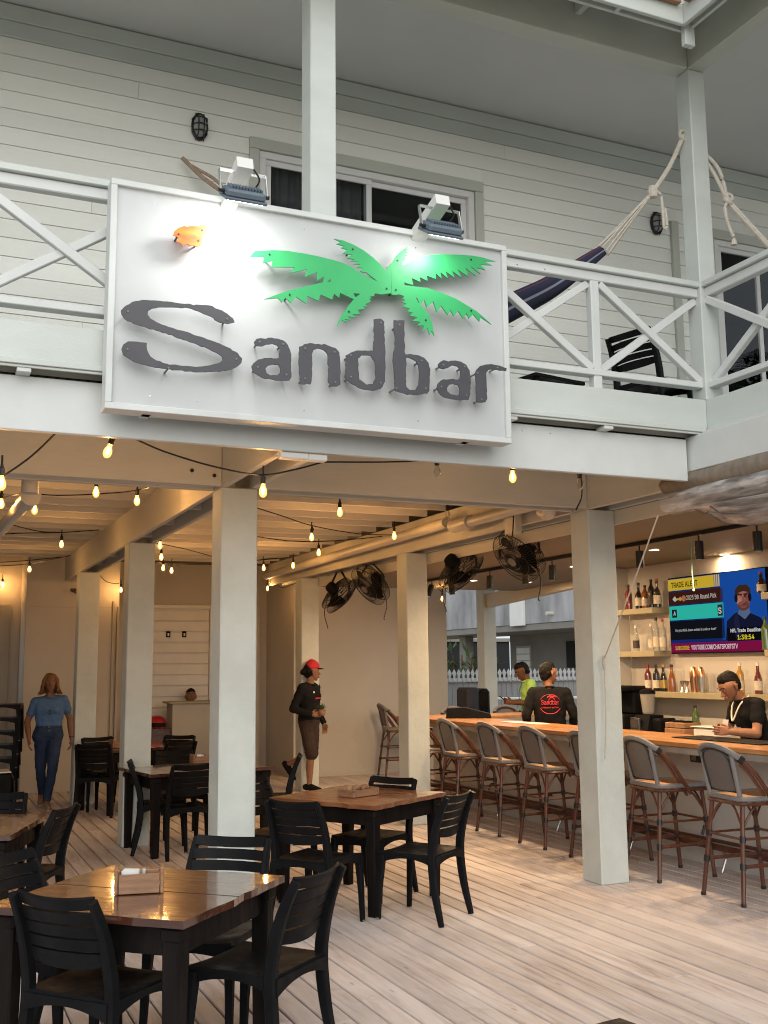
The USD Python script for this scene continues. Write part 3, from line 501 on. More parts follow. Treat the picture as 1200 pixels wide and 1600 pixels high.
plate('letter_r', 'charcoal', [(885,565),(900,530),(930,500),(980,487),(1040,487),(1100,500),(1155,520),(1152,543),(1100,540),(1050,532),(1000,535),(980,560),(985,650),(990,780),(975,808),(920,812),(900,800),(895,700),(892,600)], (), 5.4545, 580, 480, pins=((1075,515),(905,560),(940,785)), seed=7)
plate('palm_frond_emblem', 'green', [(1158,255),(1110,315),(1080,275),(1020,215),(940,155),(860,110),(780,78),(710,65),(765,90),(730,105),(790,122),(765,135),(815,150),(778,180),(850,190),(815,215),(870,228),(840,238),(895,240),(865,262),(915,265),(890,290),(935,292),(915,320),(965,330),(1050,398),(1000,378),(930,340),(900,320),(800,262),(720,235),(600,205),(480,180),(350,160),(240,153),(90,162),(50,208),(165,205),(155,255),(232,235),(222,285),(400,287),(370,333),(498,303),(487,363),(575,323),(580,393),(632,358),(625,403),(520,430),(350,470),(165,537),(270,528),(305,562),(330,525),(375,567),(415,518),(490,570),(500,512),(590,550),(605,500),(695,540),(710,495),(750,525),(757,487),(865,537),(830,580),(780,650),(750,700),(733,755),(770,700),(815,722),(790,690),(840,700),(815,672),(885,680),(850,655),(915,652),(895,620),(950,612),(940,590),(970,600),(955,575),(1000,555),(985,530),(1005,535),(990,515),(1020,515),(1030,492),(1080,500),(1155,490)], [[(860,490),(915,495),(878,522)], [(655,402),(683,378),(682,404)]], 5, 380, 360, 0.0, ((205,188),(855,148),(363,503),(825,635),(1120,455)))
plate('palm_frond_emblem', 'green', [(172,545),(172,290),(215,215),(245,185),(315,132),(290,165),(318,152),(295,185),(318,182),(285,205),(310,212),(280,225),(300,240),(265,270),(270,300),(330,265),(420,228),(500,210),(600,203),(720,205),(850,213),(940,228),(1060,263),(960,262),(1030,297),(930,290),(975,338),(900,315),(930,370),(850,305),(890,385),(805,320),(830,395),(735,330),(772,403),(690,345),(712,403),(635,350),(655,410),(590,355),(600,410),(550,365),(553,415),(475,385),(480,430),(415,398),(420,440),(345,405),(360,465),(300,450),(285,440),(282,465),(380,478),(480,490),(600,530),(720,580),(820,640),(900,690),(960,740),(1025,800),(930,735),(925,775),(870,715),(835,752),(815,705),(785,750),(742,685),(705,728),(675,675),(655,720),(595,640),(560,697),(530,605),(475,655),(455,595),(415,630),(390,570),(375,585),(430,640),(480,700),(520,790),(538,895),(515,855),(498,890),(480,830),(440,855),(450,810),(390,810),(420,780),(350,770),(395,740),(325,725),(355,700),(305,690),(330,665),(270,650),(300,625),(265,610),(290,595),(270,580),(280,560),(240,545),(200,550)], (), 5.4545, 580, 360, 0.0, ((850,250),(210,508),(850,685),(465,765),(225,257)))
plate('sun_emblem', 'orange', [(415,380),(440,360),(500,350),(560,345),(590,350),(600,375),(575,395),(565,420),(555,455),(500,455),(430,435),(440,415),(412,400)], (), 3.4029, 150, 250, 0.004, ((440,395),(565,373),(545,428)), seed=9)
obj('screw', [disc((x_, SY + 0.0105, z_), 0.006, 8, 0.003) for x_, z_ in ()] or [mv(trimesh.creation.cylinder(radius=0.004, height=0.003, sections=8), (x_, SY + 0.011, z_), rx=math.pi / 2) for x_ in (1.05, 1.3, 1.9, 2.6, 3.3, 3.5) for z_ in (sz1 - 0.1, sz0 + 0.09)], 'steel', sg, False)
# two flood lamps on wooden arms above the sign
def flood(label, px, py, tilt, power, aim):
    c = ony(px, py, 5.06)
    t = thing('flood_lamp', label, 'flood lamp', c, 0.0, None)
    w, d, h = 0.208, 0.15, 0.045
    a = math.radians(tilt)
    def L(mesh): return mv(mesh, rx=a)
    obj('housing', [L(box(-w / 2, w / 2, -d / 2, d / 2, -h / 2, h / 2, 0.012)), L(box(-w / 2 - 0.008, w / 2 + 0.008, -d / 2 - 0.006, d / 2 + 0.006, -h / 2 - 0.012, -h / 2 + 0.004, 0.004))], 'lampgrey', t, False)
    for k in range(11): obj('cooling_fin', L(box(-w / 2 + 0.022 + k * 0.0162, -w / 2 + 0.030 + k * 0.0162, -d / 2 + 0.03, d / 2 - 0.02, h / 2 - 0.002, h / 2 + 0.016, 0.002)), 'lampgrey', t, False)
    obj('lens', L(box(-w / 2 + 0.012, w / 2 - 0.012, -d / 2 + 0.012, d / 2 - 0.012, -h / 2 - 0.016, -h / 2 - 0.0125, 0)), glowm('flood_lens_%d' % power, (1.0, 0.99, 0.93), 0.3 * power), t, False)
    ww = w / 2 + 0.022
    obj('yoke', sweep([(-ww, 0, 0), (-ww, 0.03, 0.13), (ww, 0.03, 0.13), (ww, 0, 0)], rect(0.006, 0.026), (0, 1, 0)), 'steel', t, False)
    obj('knob', [tube([(s * (w / 2), 0, 0), (s * (ww + 0.012), 0, 0)], 0.011, 8) for s in (-1, 1)], 'blackmetal', t)
    obj('arm', bar((0.0, -0.02, 0.165), (0.0, 0.40, 0.05), 0.088, 0.066, bev=0.06), 'whiteplastic', t, False)
    obj('lead', tube(curve([(0.05, 0.0, 0.15), (0.09, 0.02, 0.10), (0.06, 0.06, 0.05), (0.0, 0.05, 0.02)]), 0.005, 6), 'cable', t)
    l = UsdLux.RectLight.Define(stage, str(t.GetPath()) + '/flood_beam'); l.CreateWidthAttr(w - 0.03); l.CreateHeightAttr(d - 0.03); l.CreateIntensityAttr(power); l.CreateColorAttr(Gf.Vec3f(1.0, 0.985, 0.92))
    nrm = unit(np.array(aim)); zx = -nrm; sx = unit(np.cross([0, 0, 1.0], zx)); sy = np.cross(zx, sx); mm = np.eye(4); mm[0, :3] = sx; mm[1, :3] = sy; mm[2, :3] = zx
    o = np.array([0, 0, 0]) + np.array([0, math.sin(a), -math.cos(a)]) * 0.055; mm[3, :3] = o
    l.AddTransformOp().Set(Gf.Matrix4d(mm.tolist()))
flood('blue-grey flood lamp over the sign, above the orange sun emblem', 381, 303, 32, 40, (-0.2, 0.45, -0.85))
flood('blue-grey flood lamp over the sign, above the right palm fronds', 690, 357, 32, 15, (-0.3, 0.42, -0.8))
# caged bulkhead lamps
def bulkhead(label, px, py):
    c = ony(px, py, WY - 0.012); t = thing('bulkhead_lamp', label, 'wall lamp', c); Z = 1.75
    st = lambda m_: mv(m_, rx=math.pi / 2).apply_transform(np.diag([1, 1, Z, 1]))
    obj('back_plate', st(lathe([(0.0, 0), (0.058, 0), (0.060, 0.012), (0.054, 0.022), (0, 0.022)], 20)), 'blackmetal', t)
    obj('diffuser', st(lathe([(0.047, 0.022), (0.046, 0.045), (0.034, 0.066), (0.0, 0.072)], 20)), 'greyglass', t)
    for x_ in (-0.02, 0.02): obj('cage_bar', tube([(x_ * 1.5, -0.012, -0.10), (x_, -0.062, -0.078), (x_, -0.08, -0.03), (x_, -0.08, 0.03), (x_, -0.062, 0.078), (x_ * 1.5, -0.012, 0.10)], 0.0048, 6), 'blackmetal', t)
    for z_ in (-0.05, 0.0, 0.05): obj('cage_bar', tube([(-0.056, -0.014, z_), (-0.045, -0.06, z_), (0, -0.082, z_), (0.045, -0.06, z_), (0.056, -0.014, z_)], 0.0048, 6), 'blackmetal', t)
    obj('cage_ring', tube([(0.0565 * math.cos(q), -0.022, 0.0565 * Z * math.sin(q)) for q in np.linspace(0, 2 * math.pi, 24, endpoint=False)], 0.0065, 6, closed=True), 'blackmetal', t)
M['greyglass'] = pm('grey_glass', (0.30, 0.31, 0.30), 0.25, 0.15, 12)
bulkhead('black caged bulkhead lamp on the clapboard above the left flood lamp', 311, 200)
bulkhead('black caged bulkhead lamp on the clapboard behind the hammock rope', 1024, 350)
# ================================================================ hammocks
hm = thing('hammock', 'striped navy hammock strung behind the railing to the corner post by white ropes', 'hammock')
A = np.array([4.85, 5.58, 5.44]); B = ony(285, 247, 7.0)
p_knot = ony(1020, 300, 5.71); p_end = ony(942, 392, 5.86)
M['navy'] = usdkit.material(stage, '/World/Looks/striped_cloth', {'uv': ('texture_coordinate', {}), 'sp': ('separate_xyz', {}), 'm': ('math', {'math_type': 'multiply', 'value2': 1.0}),
    'r': ('rgb_ramp', {'interpolate': False, 'ramp': [(0, (0.015, 0.0175, 0.04)), (0.1, (0.16, 0.16, 0.22)), (0.14, (0.0125, 0.015, 0.0375)), (0.3, (0.10, 0.025, 0.05)), (0.36, (0.015, 0.0175, 0.045)), (0.5, (0.20, 0.20, 0.26)), (0.54, (0.01, 0.0125, 0.03)), (0.66, (0.09, 0.03, 0.06)), (0.72, (0.015, 0.0175, 0.0425)), (0.88, (0.17, 0.17, 0.23)), (0.92, (0.0125, 0.015, 0.035))]}),
    'p': ('principled_bsdf', {'roughness': 0.9})}, [('uv.UV', 'sp.vector'), ('sp.y', 'r.fac'), ('r.color', 'p.base_color')], surface='p.BSDF')
low = np.array([2.92, 6.2, 3.87]); left_end = B + (low - B) * 0.22
axis = curve([p_end, p_end * 0.62 + low * 0.38 + np.array([0, 0, -0.10]), low, left_end * 0.6 + low * 0.4 + np.array([0, 0, -0.1]), left_end], 8)
nA = len(axis); V = []; UV = []; kk = 26
for i, c in enumerate(axis):
    t_ = i / (nA - 1); w_ = 0.036 + 0.062 * math.sin(math.pi * t_) ** 0.8
    d = unit(axis[min(i + 1, nA - 1)] - axis[max(i - 1, 0)]); s_, u_ = frame_at(d)
    for j in range(kk):
        q = j / kk * 2 * math.pi; rr = w_ * (1 + 0.13 * math.sin(5 * q + 3 * t_) + 0.06 * math.sin(11 * q))
        V.append(c + s_ * rr * math.cos(q) * 0.75 + u_ * rr * math.sin(q)); UV.append((t_, j / kk))
Fc = [(i * kk + j, i * kk + (j + 1) % kk, (i + 1) * kk + (j + 1) % kk) for i in range(nA - 1) for j in range(kk)] + [(i * kk + j, (i + 1) * kk + (j + 1) % kk, (i + 1) * kk + j) for i in range(nA - 1) for j in range(kk)]
tr = trimesh.Trimesh(np.array(V), Fc, process=False)
if tr.volume < 0: tr.invert()
usdkit.mesh(stage, path_of(hm, 'cloth'), tr, M['navy'], smooth=True, uv=UV)
r0 = np.random.default_rng(5)
def cords(parent, a, b, n=9, spread=0.05, r=0.0055):
    d = unit(b - a); s_, u_ = frame_at(d); out = []
    for k in range(n):
        q = k / n * 2 * math.pi; o = (s_ * math.cos(q) * 0.75 + u_ * math.sin(q)) * spread
        out.append(tube([a + o * 0.12, a + (b - a) * 0.5 + o * 0.45 + r0.normal(0, 0.004, 3), b + o], r, 5))
    return obj('cord', out, 'rope', parent)
cords(hm, p_knot, p_end)
obj('rope', tube(curve([A, A * 0.5 + p_knot * 0.5 + np.array([0.01, 0, -0.02]), p_knot]), 0.017, 8), 'rope', hm)
obj('knot', [lathe([(0, -0.05), (0.03, -0.04), (0.038, 0), (0.03, 0.04), (0, 0.05)], 10).apply_translation(p_knot), mv(trimesh.creation.torus(0.035, 0.012, 12, 8), A + [0, -0.0, 0.0], rx=math.pi / 2)], 'rope', hm)
obj('loose_rope', tube(curve([p_knot, p_knot + [0.05, -0.02, -0.02], p_knot + [0.055, -0.03, -0.16], p_knot + [0.06, -0.03, -0.27], p_knot + [0.085, -0.03, -0.25], p_knot + [0.075, -0.03, -0.12]]), 0.011, 7), 'rope', hm)
obj('rope', [tube(curve([B, B * 0.55 + left_end * 0.45 + [0.0, 0, -0.02], left_end]), 0.016, 7), tube(curve([B * 0.8 + left_end * 0.2, B * 0.4 + left_end * 0.6 + [0.03, -0.03, 0.0], left_end]), 0.012, 7)], 'oldrope', hm)
h2 = thing('hammock', 'pale hammock hung by white ropes from the right side of the corner post', 'hammock')
A2 = np.array([4.99, 5.56, 5.31]); k2 = ony(1137, 315, 5.4); e2 = k2 + np.array([0.66, -0.31, -0.84])
obj('rope', [tube(curve([A2, (A2 + k2) / 2 + [0.005, 0, 0.02], k2]), 0.013, 7), tube(curve([A2 + [0, -0.02, 0.01], (A2 + k2) / 2 + [0.03, -0.02, 0.05], k2]), 0.013, 7), tube(curve([k2, (k2 + e2) / 2 + [0, 0, -0.03], e2]), 0.022, 8)], 'rope', h2)
obj('knot', [mv(trimesh.creation.torus(0.028, 0.016, 12, 8), k2, rx=0.6, ry=0.5), mv(trimesh.creation.torus(0.024, 0.014, 12, 8), k2 + [0.01, -0.01, 0.03], rx=1.3)], 'rope', h2)
obj('loose_rope', [tube(curve([k2, k2 + [-0.045, -0.02, -0.06], k2 + [-0.03, -0.02, -0.17], k2 + [0.005, -0.03, -0.27]]), 0.012, 7), lathe([(0, -0.04), (0.022, -0.04), (0.014, 0), (0, 0.02)], 8).apply_translation(k2 + [0.007, -0.03, -0.29])], 'rope', h2)
cl = sheet(14, 10, lambda u, v: (e2 + (np.array([7.0, 3.8, 4.0]) - e2) * u + np.array([0.25, 0.42, 0]) * (v - 0.5) * math.sin(math.pi * min(1, u + 0.15)) ** 0.7 + np.array([0, 0, -0.45 * math.sin(math.pi * u) - 0.25 * (1 - (2 * v - 1) ** 2) * math.sin(math.pi * u)])), 0.004)
obj('cloth', cl, pm('pale_cloth', (0.42, 0.46, 0.55), 0.9, 0.3, 6, stretch=(1, 8, 1)), h2, True)
# ================================================================ black slat chairs
def make_chair(label, loc, rz):
    t = thing('slat_chair', label, 'chair', loc, rz, None)
    for s in (-1, 1):
        pts = curve([(s * 0.222, -0.255, 0.0), (s * 0.214, -0.205, 0.22), (s * 0.208, -0.185, 0.43), (s * 0.206, -0.205, 0.58), (s * 0.203, -0.245, 0.71), (s * 0.198, -0.300, 0.825)], 4)
        obj('rear_leg', sweep(pts, [rect(0.030 + 0.012 * math.sin(math.pi * min(1, i / len(pts) * 1.2)), 0.034 + 0.022 * math.sin(math.pi * min(1, i / len(pts)) ** 0.8), 0.4) for i in range(len(pts))], (0, 1, 0)), 'black', t, 40)
        pts = [(s * 0.216, 0.232, 0.0), (s * 0.212, 0.222, 0.2), (s * 0.204, 0.205, 0.425)]
        obj('front_leg', sweep(pts, [rect(0.03, 0.032, 0.4), rect(0.036, 0.04, 0.4), rect(0.05, 0.055, 0.4)], (0, 1, 0)), 'black', t, 40)
        for yy in (-0.254, 0.231): obj('foot_glide', box(s * 0.22 - 0.013, s * 0.22 + 0.013, yy - 0.014, yy + 0.014, 0.0, 0.012, 0.003), 'wrap', t, False)
    def seat(u, v):
        x = (u - 0.5) * (0.44 - 0.02 * (1 - v)); y = -0.205 + 0.435 * v
        return (x, y, 0.447 - 0.020 * (1 - (2 * u - 1) ** 2) * math.sin(math.pi * min(1, v * 1.1)) - 0.012 * max(0, v - 0.8) * 5 * (1 - (2 * u - 1) ** 2))
    obj('seat', sheet(12, 12, seat, 0.014), 'black', t, 50)
    ap = []
    for s in (-1, 1):
        ap.append(sheet(10, 1, lambda u, v: (s * (0.212 + 0.004), -0.20 + 0.42 * u, 0.440 - v * (0.028 + 0.045 * (2 * u - 1) ** 2)), 0.012))
        ap.append(sheet(10, 1, lambda u, v: ((u - 0.5) * 0.42, (0.224 if s > 0 else -0.207), 0.436 - 0.016 * (1 - (2 * u - 1) ** 2) * (s > 0) - v * (0.03 + 0.04 * (2 * u - 1) ** 2)), 0.012))
    for q in ap: q.fix_normals()
    obj('apron', ap, 'black', t, 40)
    for k in range(5):
        z0 = 0.565 + k * 0.0535; hh = 0.045
        yb = lambda z: -0.190 - 0.05 * ((z - 0.53) / 0.29) - 0.055 * ((z - 0.53) / 0.29) ** 2
        sl = sheet(10, 2, lambda u, v: ((u - 0.5) * 0.385, yb(z0 + v * hh) - 0.032 * (1 - (2 * u - 1) ** 2) + 0.006, z0 + v * hh + (0.012 * (2 * u - 1) ** 2 if k == 4 else 0) - (0.02 * (1 - (2 * u - 1) ** 2) * (1 - v) if k == 0 else 0)), 0.014)
        sl.fix_normals(); obj('slat', sl, 'black', t, 40)
    return t
def chair_at(bt, face, h=0.825):
    """ground point and heading of a chair from the middle of its back's top edge and the way it faces"""
    f = unit([face[0], face[1], 0]); p = np.array([bt[0], bt[1], 0.0]) + f * 0.30
    return (p[0], p[1], 0.0), math.atan2(f[1], f[0]) - math.pi / 2
CH = [((0.53, 4.40), (0.75, 0.66), 'black slat chair in the lower left corner, its back to the viewer'),
      ((1.63, 4.39), (-0.64, 0.77), 'black slat chair seen from its side, right of the dark glossy table in front'),
      ((1.55, 5.48), (-0.62, -0.78), 'black slat chair facing the viewer, between dark glossy table and nearest post'),
      ((0.42, 5.46), (0.70, -0.71), 'black slat chair cut by the left edge of the photo, behind the dark glossy table'),
      ((2.29, 6.70), (0.80, 0.60), 'black slat chair with its back to the viewer at the left of the orange-brown table'),
      ((3.45, 6.55), (-0.58, 0.81), 'black slat chair at the near right of the orange-brown table, out on open deck'),
      ((3.49, 7.74), (-0.84, -0.54), 'black slat chair pushed against the far side of the orange-brown table'),
      ((2.46, 8.28), (0.50, -0.87), 'black slat chair just right of the nearest post, left of the orange-brown table'),
      ((0.58, 8.15), (-0.32, -0.95), 'black slat chair behind the table at the left edge, below the stacked chairs'),
      ((0.93, 7.12), (-0.88, 0.47), 'black slat chair on the right side of the table at the left edge'),
      ((1.90, 10.30), (0.98, -0.18), 'black slat chair in profile in front of the second post from the viewer'),
      ((2.36, 9.62), (-0.10, 0.99), 'black slat chair with its back to the viewer, immediately left of the nearest post'),
      ((3.56, 10.15), (-0.93, 0.36), 'black slat chair turned sideways beside the legs of the person in the red cap'),
      ((1.93, 12.75), (0.45, 0.89), 'black slat chair in the gap between the second and third post'),
      ((2.18, 14.05), (0.25, -0.97), 'black slat chair by the rear wall, peeking out left of the second post'),
      ((2.95, 12.65), (-0.35, 0.94), 'black slat chair at the near right of the far table with the long box'),
      ((3.20, 13.85), (-0.55, -0.83), 'black slat chair beyond the far table, right in front of the grey-brown counter'),
      ((2.55, 11.35), (0.05, -1.0), 'black slat chair on the far side of the middle table, mostly hidden by another chair')]
chair0 = None
for bt, fc, lb in CH:
    loc, rz = chair_at(bt, fc)
    if chair0 is None: chair0 = make_chair(lb, loc, rz)
    else: copy_of(chair0, 'slat_chair', lb, loc, rz)
loc, rz = chair_at((5.02, 6.55), (0.9, 0.25)); copy_of(chair0, 'slat_chair', 'black slat chair on the balcony behind the cross-braced railing, below the hammock', (loc[0], loc[1], 3.46), rz)
loc, rz = chair_at((-0.42, 6.35), (0.9, -0.3)); copy_of(chair0, 'slat_chair', 'black slat chair on the balcony at the left edge of the photo', (loc[0], loc[1], 3.46), rz)
lt_ = thing('low_table', 'low black table on the balcony, seen under the bottom rail right of the sign', 'table', (3.98, 6.25, 3.46), 0.2); obj('top', box(-0.24, 0.24, -0.24, 0.24, 0.20, 0.225, 0.004), 'black', lt_, False)
for sx_ in (-1, 1):
    for sy_ in (-1, 1): obj('leg', box(sx_ * 0.2 - 0.018, sx_ * 0.2 + 0.018, sy_ * 0.2 - 0.018, sy_ * 0.2 + 0.018, 0, 0.199, 0.003), 'black', lt_, False)
for k, o_ in enumerate(('lowest', 'second', 'third', 'fourth', 'fifth', 'topmost')): copy_of(chair0, 'slat_chair', '%s black slat chair of the tall stack at the left edge' % o_ if k in (0, 5) else '%s black slat chair from the floor in the tall stack at the left edge' % o_, (0.98 + 0.012 * k, 14.3, 0.0 + 0.165 * k), math.radians(-100), 'stacked black chairs')
# ================================================================ tables
def make_table(label, loc, rz, sx=0.92, sy=0.92, top='tabletop', seed=1, n=4, jg=0.003):
    t = thing('dining_table', label, 'table', loc, rz, None); r = np.random.default_rng(seed)
    w = sx / n
    for k in range(n):
        a, b = -sx / 2 + k * w, -sx / 2 + (k + 1) * w - 0.002
        ed = []
        for yy in np.linspace(-sy / 2, sy / 2, 14): ed.append((a + (r.normal(0, jg) if k == 0 else 0), yy))
        fd = [(b + (r.normal(0, jg) if k == n - 1 else 0), yy) for yy in np.linspace(sy / 2, -sy / 2, 14)]
        jag = lambda q, s: [(x_, y_ + s * abs(r.normal(0, 0.006))) for x_, y_ in q]
        endc = [(a + (b - a) * f, sy / 2 + r.normal(0, jg)) for f in (0.25, 0.5, 0.75)]; enda = [(b - (b - a) * f, -sy / 2 + r.normal(0, jg)) for f in (0.25, 0.5, 0.75)]
        P = Polygon(ed + endc + fd + enda).buffer(0)
        v = prism(P, 0.030); v.apply_translation([0, 0, 0.720 + r.uniform(-0.0012, 0.0012)])
        obj('top_board', v, top, t, False)
    ax, ay = sx / 2 - 0.075, sy / 2 - 0.075
    for s in (-1, 1):
        obj('apron', box(-ax, ax, s * ay - 0.015, s * ay + 0.015, 0.60, 0.717, 0.003), 'tableblack', t, False)
        obj('apron', box(s * ax - 0.015, s * ax + 0.015, -ay + 0.016, ay - 0.016, 0.602, 0.716, 0.003), 'tableblack', t, False)
        for q in (-1, 1):
            obj('leg', sweep([(s * ax, q * ay, 0), (s * ax, q * ay, 0.4), (s * ax, q * ay, 0.718)], [rect(0.062, 0.062, 0.2), rect(0.074, 0.074, 0.2), rect(0.082, 0.082, 0.2)], (0, 1, 0)), 'tableblack', t, False)
            obj('corner_bracket', bar((s * (ax - 0.018), q * (ay - 0.20), 0.585), (s * (ax - 0.018), q * (ay - 0.05), 0.45), 0.03, 0.03) if False else box(s * ax - 0.048, s * ax + 0.048, q * ay - 0.048, q * ay + 0.048, 0.655, 0.7165, 0.012), 'tableblack', t, False)
    return t
make_table('dark glossy varnished plank table with black legs in the lower left corner', (0.955, 4.77, 0), math.radians(47), 0.92, 0.92, 'tabletop', 1)
make_table('orange-brown plank table with black legs in the middle of the deck', (3.09, 7.48, 0), math.radians(31), 0.93, 0.96, 'tabletop2', 2, 4, 0.007)
make_table('dark table cut by the left edge of the photo', (0.28, 7.23, 0), math.radians(-20), 0.92, 0.92, 'tabletop', 3)
make_table('dining table behind the nearest post, with a small wooden box on it', (2.55, 10.30, 0), math.radians(9), 1.25, 0.88, 'tabletop', 4, 5)
make_table('dining table beside the second post with a long wooden box on it', (2.52, 13.40, 0), math.radians(20), 1.15, 0.85, 'tabletop', 5, 5)
c_ = onz(970, 1590, 0.75)
make_table('dark table of which only one corner shows at the lower right edge of the photo', (1.435, 1.99, 0), math.radians(10), 0.9, 0.9, 'tableblack', 6)
# ---------------------------------------------------------------- wooden caddies on the tables
def caddy(name, label, loc, rz, w=0.21, d=0.10, h=0.075, paper=True, tall=True, junk=0):
    t = thing(name, label, 'wooden box', loc, rz, None); z = 0.0
    obj('base', box(-w / 2 + 0.008, w / 2 - 0.008, -d / 2 + 0.008, d / 2 - 0.008, 0.001, 0.012, 0.001), 'boxwood', t, False)
    for s in (-1, 1):
        obj('side', box(-w / 2 + 0.011, w / 2 - 0.011, s * d / 2 - 0.005, s * d / 2 + 0.005, 0.002, h, 0.002), 'boxwood', t, False)
        obj('end', box(s * w / 2 - 0.007, s * w / 2 + 0.007, -d / 2 - 0.006, d / 2 + 0.006, 0.0, h + (0.022 if tall else 0.005), 0.003), 'boxwood', t, False)
    if paper:
        obj('napkin', [mv(box(-0.06, 0.03, -0.002, 0.002, 0.012, h + 0.012, 0), (-0.01, 0.01 * k, 0), ry=0.06 * k) for k in (-1, 0, 1)], 'whiteplastic', t, False)
        obj('divider', box(0.0, 0.012, -d / 2 + 0.006, d / 2 - 0.006, 0.012, h + 0.018, 0.002), 'boxwood', t, False)
    r = np.random.default_rng(4)
    for k in range(junk):
        q = trimesh.creation.icosphere(2, 0.026); q.vertices *= 1 + 0.18 * (meshkit.noise(q.vertices * 60 + k * 9) - 0.5)[:, None]
        obj('bread_roll', mv(q, (-w / 2 + 0.045 + k * (w - 0.09) / max(1, junk - 1), r.uniform(-0.015, 0.015), 0.036 + h * 0.35)), 'boxwood', t, True)
a = (onz(180, 1398, 0.751) + onz(254, 1396, 0.751)) / 2; dv = onz(254, 1394, 0.751) - onz(180, 1398, 0.751); q = math.atan2(dv[1], dv[0])
n_ = np.array([-math.sin(q), math.cos(q), 0]) * 0.05
caddy('napkin_box', 'wooden napkin box with white paper on the dark glossy table in front', a + n_, q, np.linalg.norm(dv) * 0.97, 0.10, 0.082)
a = onz(560, 1243, 0.752); caddy('bread_box', 'open wooden box on the orange-brown table', a, math.radians(24), 0.26, 0.16, 0.05, False, False, 5)
caddy('napkin_box', 'long light wooden box on the far table beside the second post', (2.42, 13.2, 0.752), math.radians(10), 0.42, 0.12, 0.085, False, True)
a = onz(318, 1192, 0.752); caddy('napkin_box', 'wooden box on the table behind the nearest post', (a[0], a[1], 0.752), math.radians(5), 0.24, 0.11, 0.07, True)
# ================================================================ bar
CX0, CX1 = 5.80, 6.52
br_ = thing('bar_counter', 'long bar with a glowing orange timber top on a grey rendered base', 'bar counter')
obj('base', box(6.25, 6.42, 4.0, 12.6, 0.0, 0.955, 0.003), 'barface', br_, False)
obj('base', box(6.44, 9.1, 12.4, 12.57, 0.0, 0.955, 0.003), 'barface', br_, False)
obj('slab', box(CX0 + 0.012, CX1, 3.9, 12.76, 0.956, 1.016, 0.006), 'concrete', br_, False)
obj('slab', box(CX1 + 0.002, 9.2, 12.15, 12.758, 0.957, 1.016, 0.006), 'concrete', br_, False)
yb = 3.9; r = np.random.default_rng(8); k = 0
for w0, w1 in ((CX0, CX0 + 0.235), (CX0 + 0.237, CX0 + 0.475), (CX0 + 0.477, CX1)):
    y = 3.9 + r.uniform(-0.8, 0)
    while y < 12.74:
        L = r.uniform(2.2, 3.4); y0, y1 = max(3.9, y), min(12.76, y + L)
        if y1 - y0 > 0.1:
            if w0 == CX0:
                P = [(CX0 + 0.010 * (meshkit.noise(np.array([[yy * 2.3, 0.5, 0.1]]))[0] - 0.5) * 2, yy) for yy in np.linspace(y0 + 0.001, y1 - 0.001, 26)] + [(w1, y1 - 0.001), (w1, y0 + 0.001)]
                v = prism(Polygon(P), 0.034); v.apply_translation([0, 0, 1.017])
            else: v = box(w0, w1, y0 + 0.001, y1 - 0.001, 1.017, 1.051, 0.003)
            obj('top_board', v, 'barwood', br_, False)
        y += L
for k in range(2): obj('top_board', box(CX1 + 0.003 + 1.34 * k, min(9.2, CX1 + 1.34 * (k + 1)), 12.15, 12.76, 1.017, 1.051, 0.004), 'barwood', br_, False)
obj('foot_rail', tube([(6.10, 3.9, 0.20), (6.10, 12.5, 0.20)], 0.027, 10), 'cane', br_)
obj('foot_rail', tube([(6.17, 3.9, 0.235), (6.17, 12.5, 0.235)], 0.016, 8), 'cane', br_)
for yy in np.arange(4.6, 12.4, 1.22):
    obj('rail_bracket', tube(curve([(6.10, yy, 0.19), (6.15, yy, 0.13), (6.12, yy, 0.05), (6.10, yy, 0.006)]), 0.009, 6), 'steel', br_)
    obj('rail_bracket', tube([(6.248, yy + 0.3, 0.33), (6.20, yy + 0.3, 0.33), (6.17, yy + 0.3, 0.26)], 0.012, 6), 'blackmetal', br_)
for (px, py) in ((1090, 1184), (672, 1142)) + ((898, 1162),):
    p = onx(px, py, 6.25); o = obj('outlet', box(6.236, 6.249, p[1] - 0.085, p[1] + 0.085, p[2] - 0.04, p[2] + 0.04, 0.004), 'blackmetal', br_, False)
    obj('socket_face', box(6.230, 6.2355, p[1] - 0.0, p[1] + 0.06, p[2] - 0.025, p[2] + 0.025, 0.003), 'wrap', o, False)
mt = thing('bar_mat', 'dark rubber mat on the bar top in front of the bartender', 'bar mat'); a = onz(1175, 1147, 1.055)
obj('mat', box(6.12, 6.46, 6.55, 7.62, 1.0525, 1.060, 0.002), 'black', mt, False)
tb = thing('menu_board', 'thin white menu lying on the bar before the man in the black printed shirt', 'menu'); a = onz(835, 1127, 1.055)
obj('sheet', mv(box(-0.10, 0.10, -0.32, 0.32, 0, 0.006, 0), (6.28, 10.35, 1.0525), rz=0.12), 'whiteplastic', tb, False)
pt = thing('till_terminal', 'black wedge-shaped till terminal at the far end of the bar', 'till'); a = onz(738, 1118, 1.055)
pr_ = prism(Polygon([(-0.28, 0), (0.28, 0), (0.27, 0.05), (-0.05, 0.13), (-0.27, 0.12)]), 0.24); pr_ = mv(pr_, (0, 0.12, 0), rx=math.pi / 2)
pr_ = mv(pr_, (6.33, 11.75, 1.0525), rz=-0.5); obj('body', pr_, 'black', pt, False)
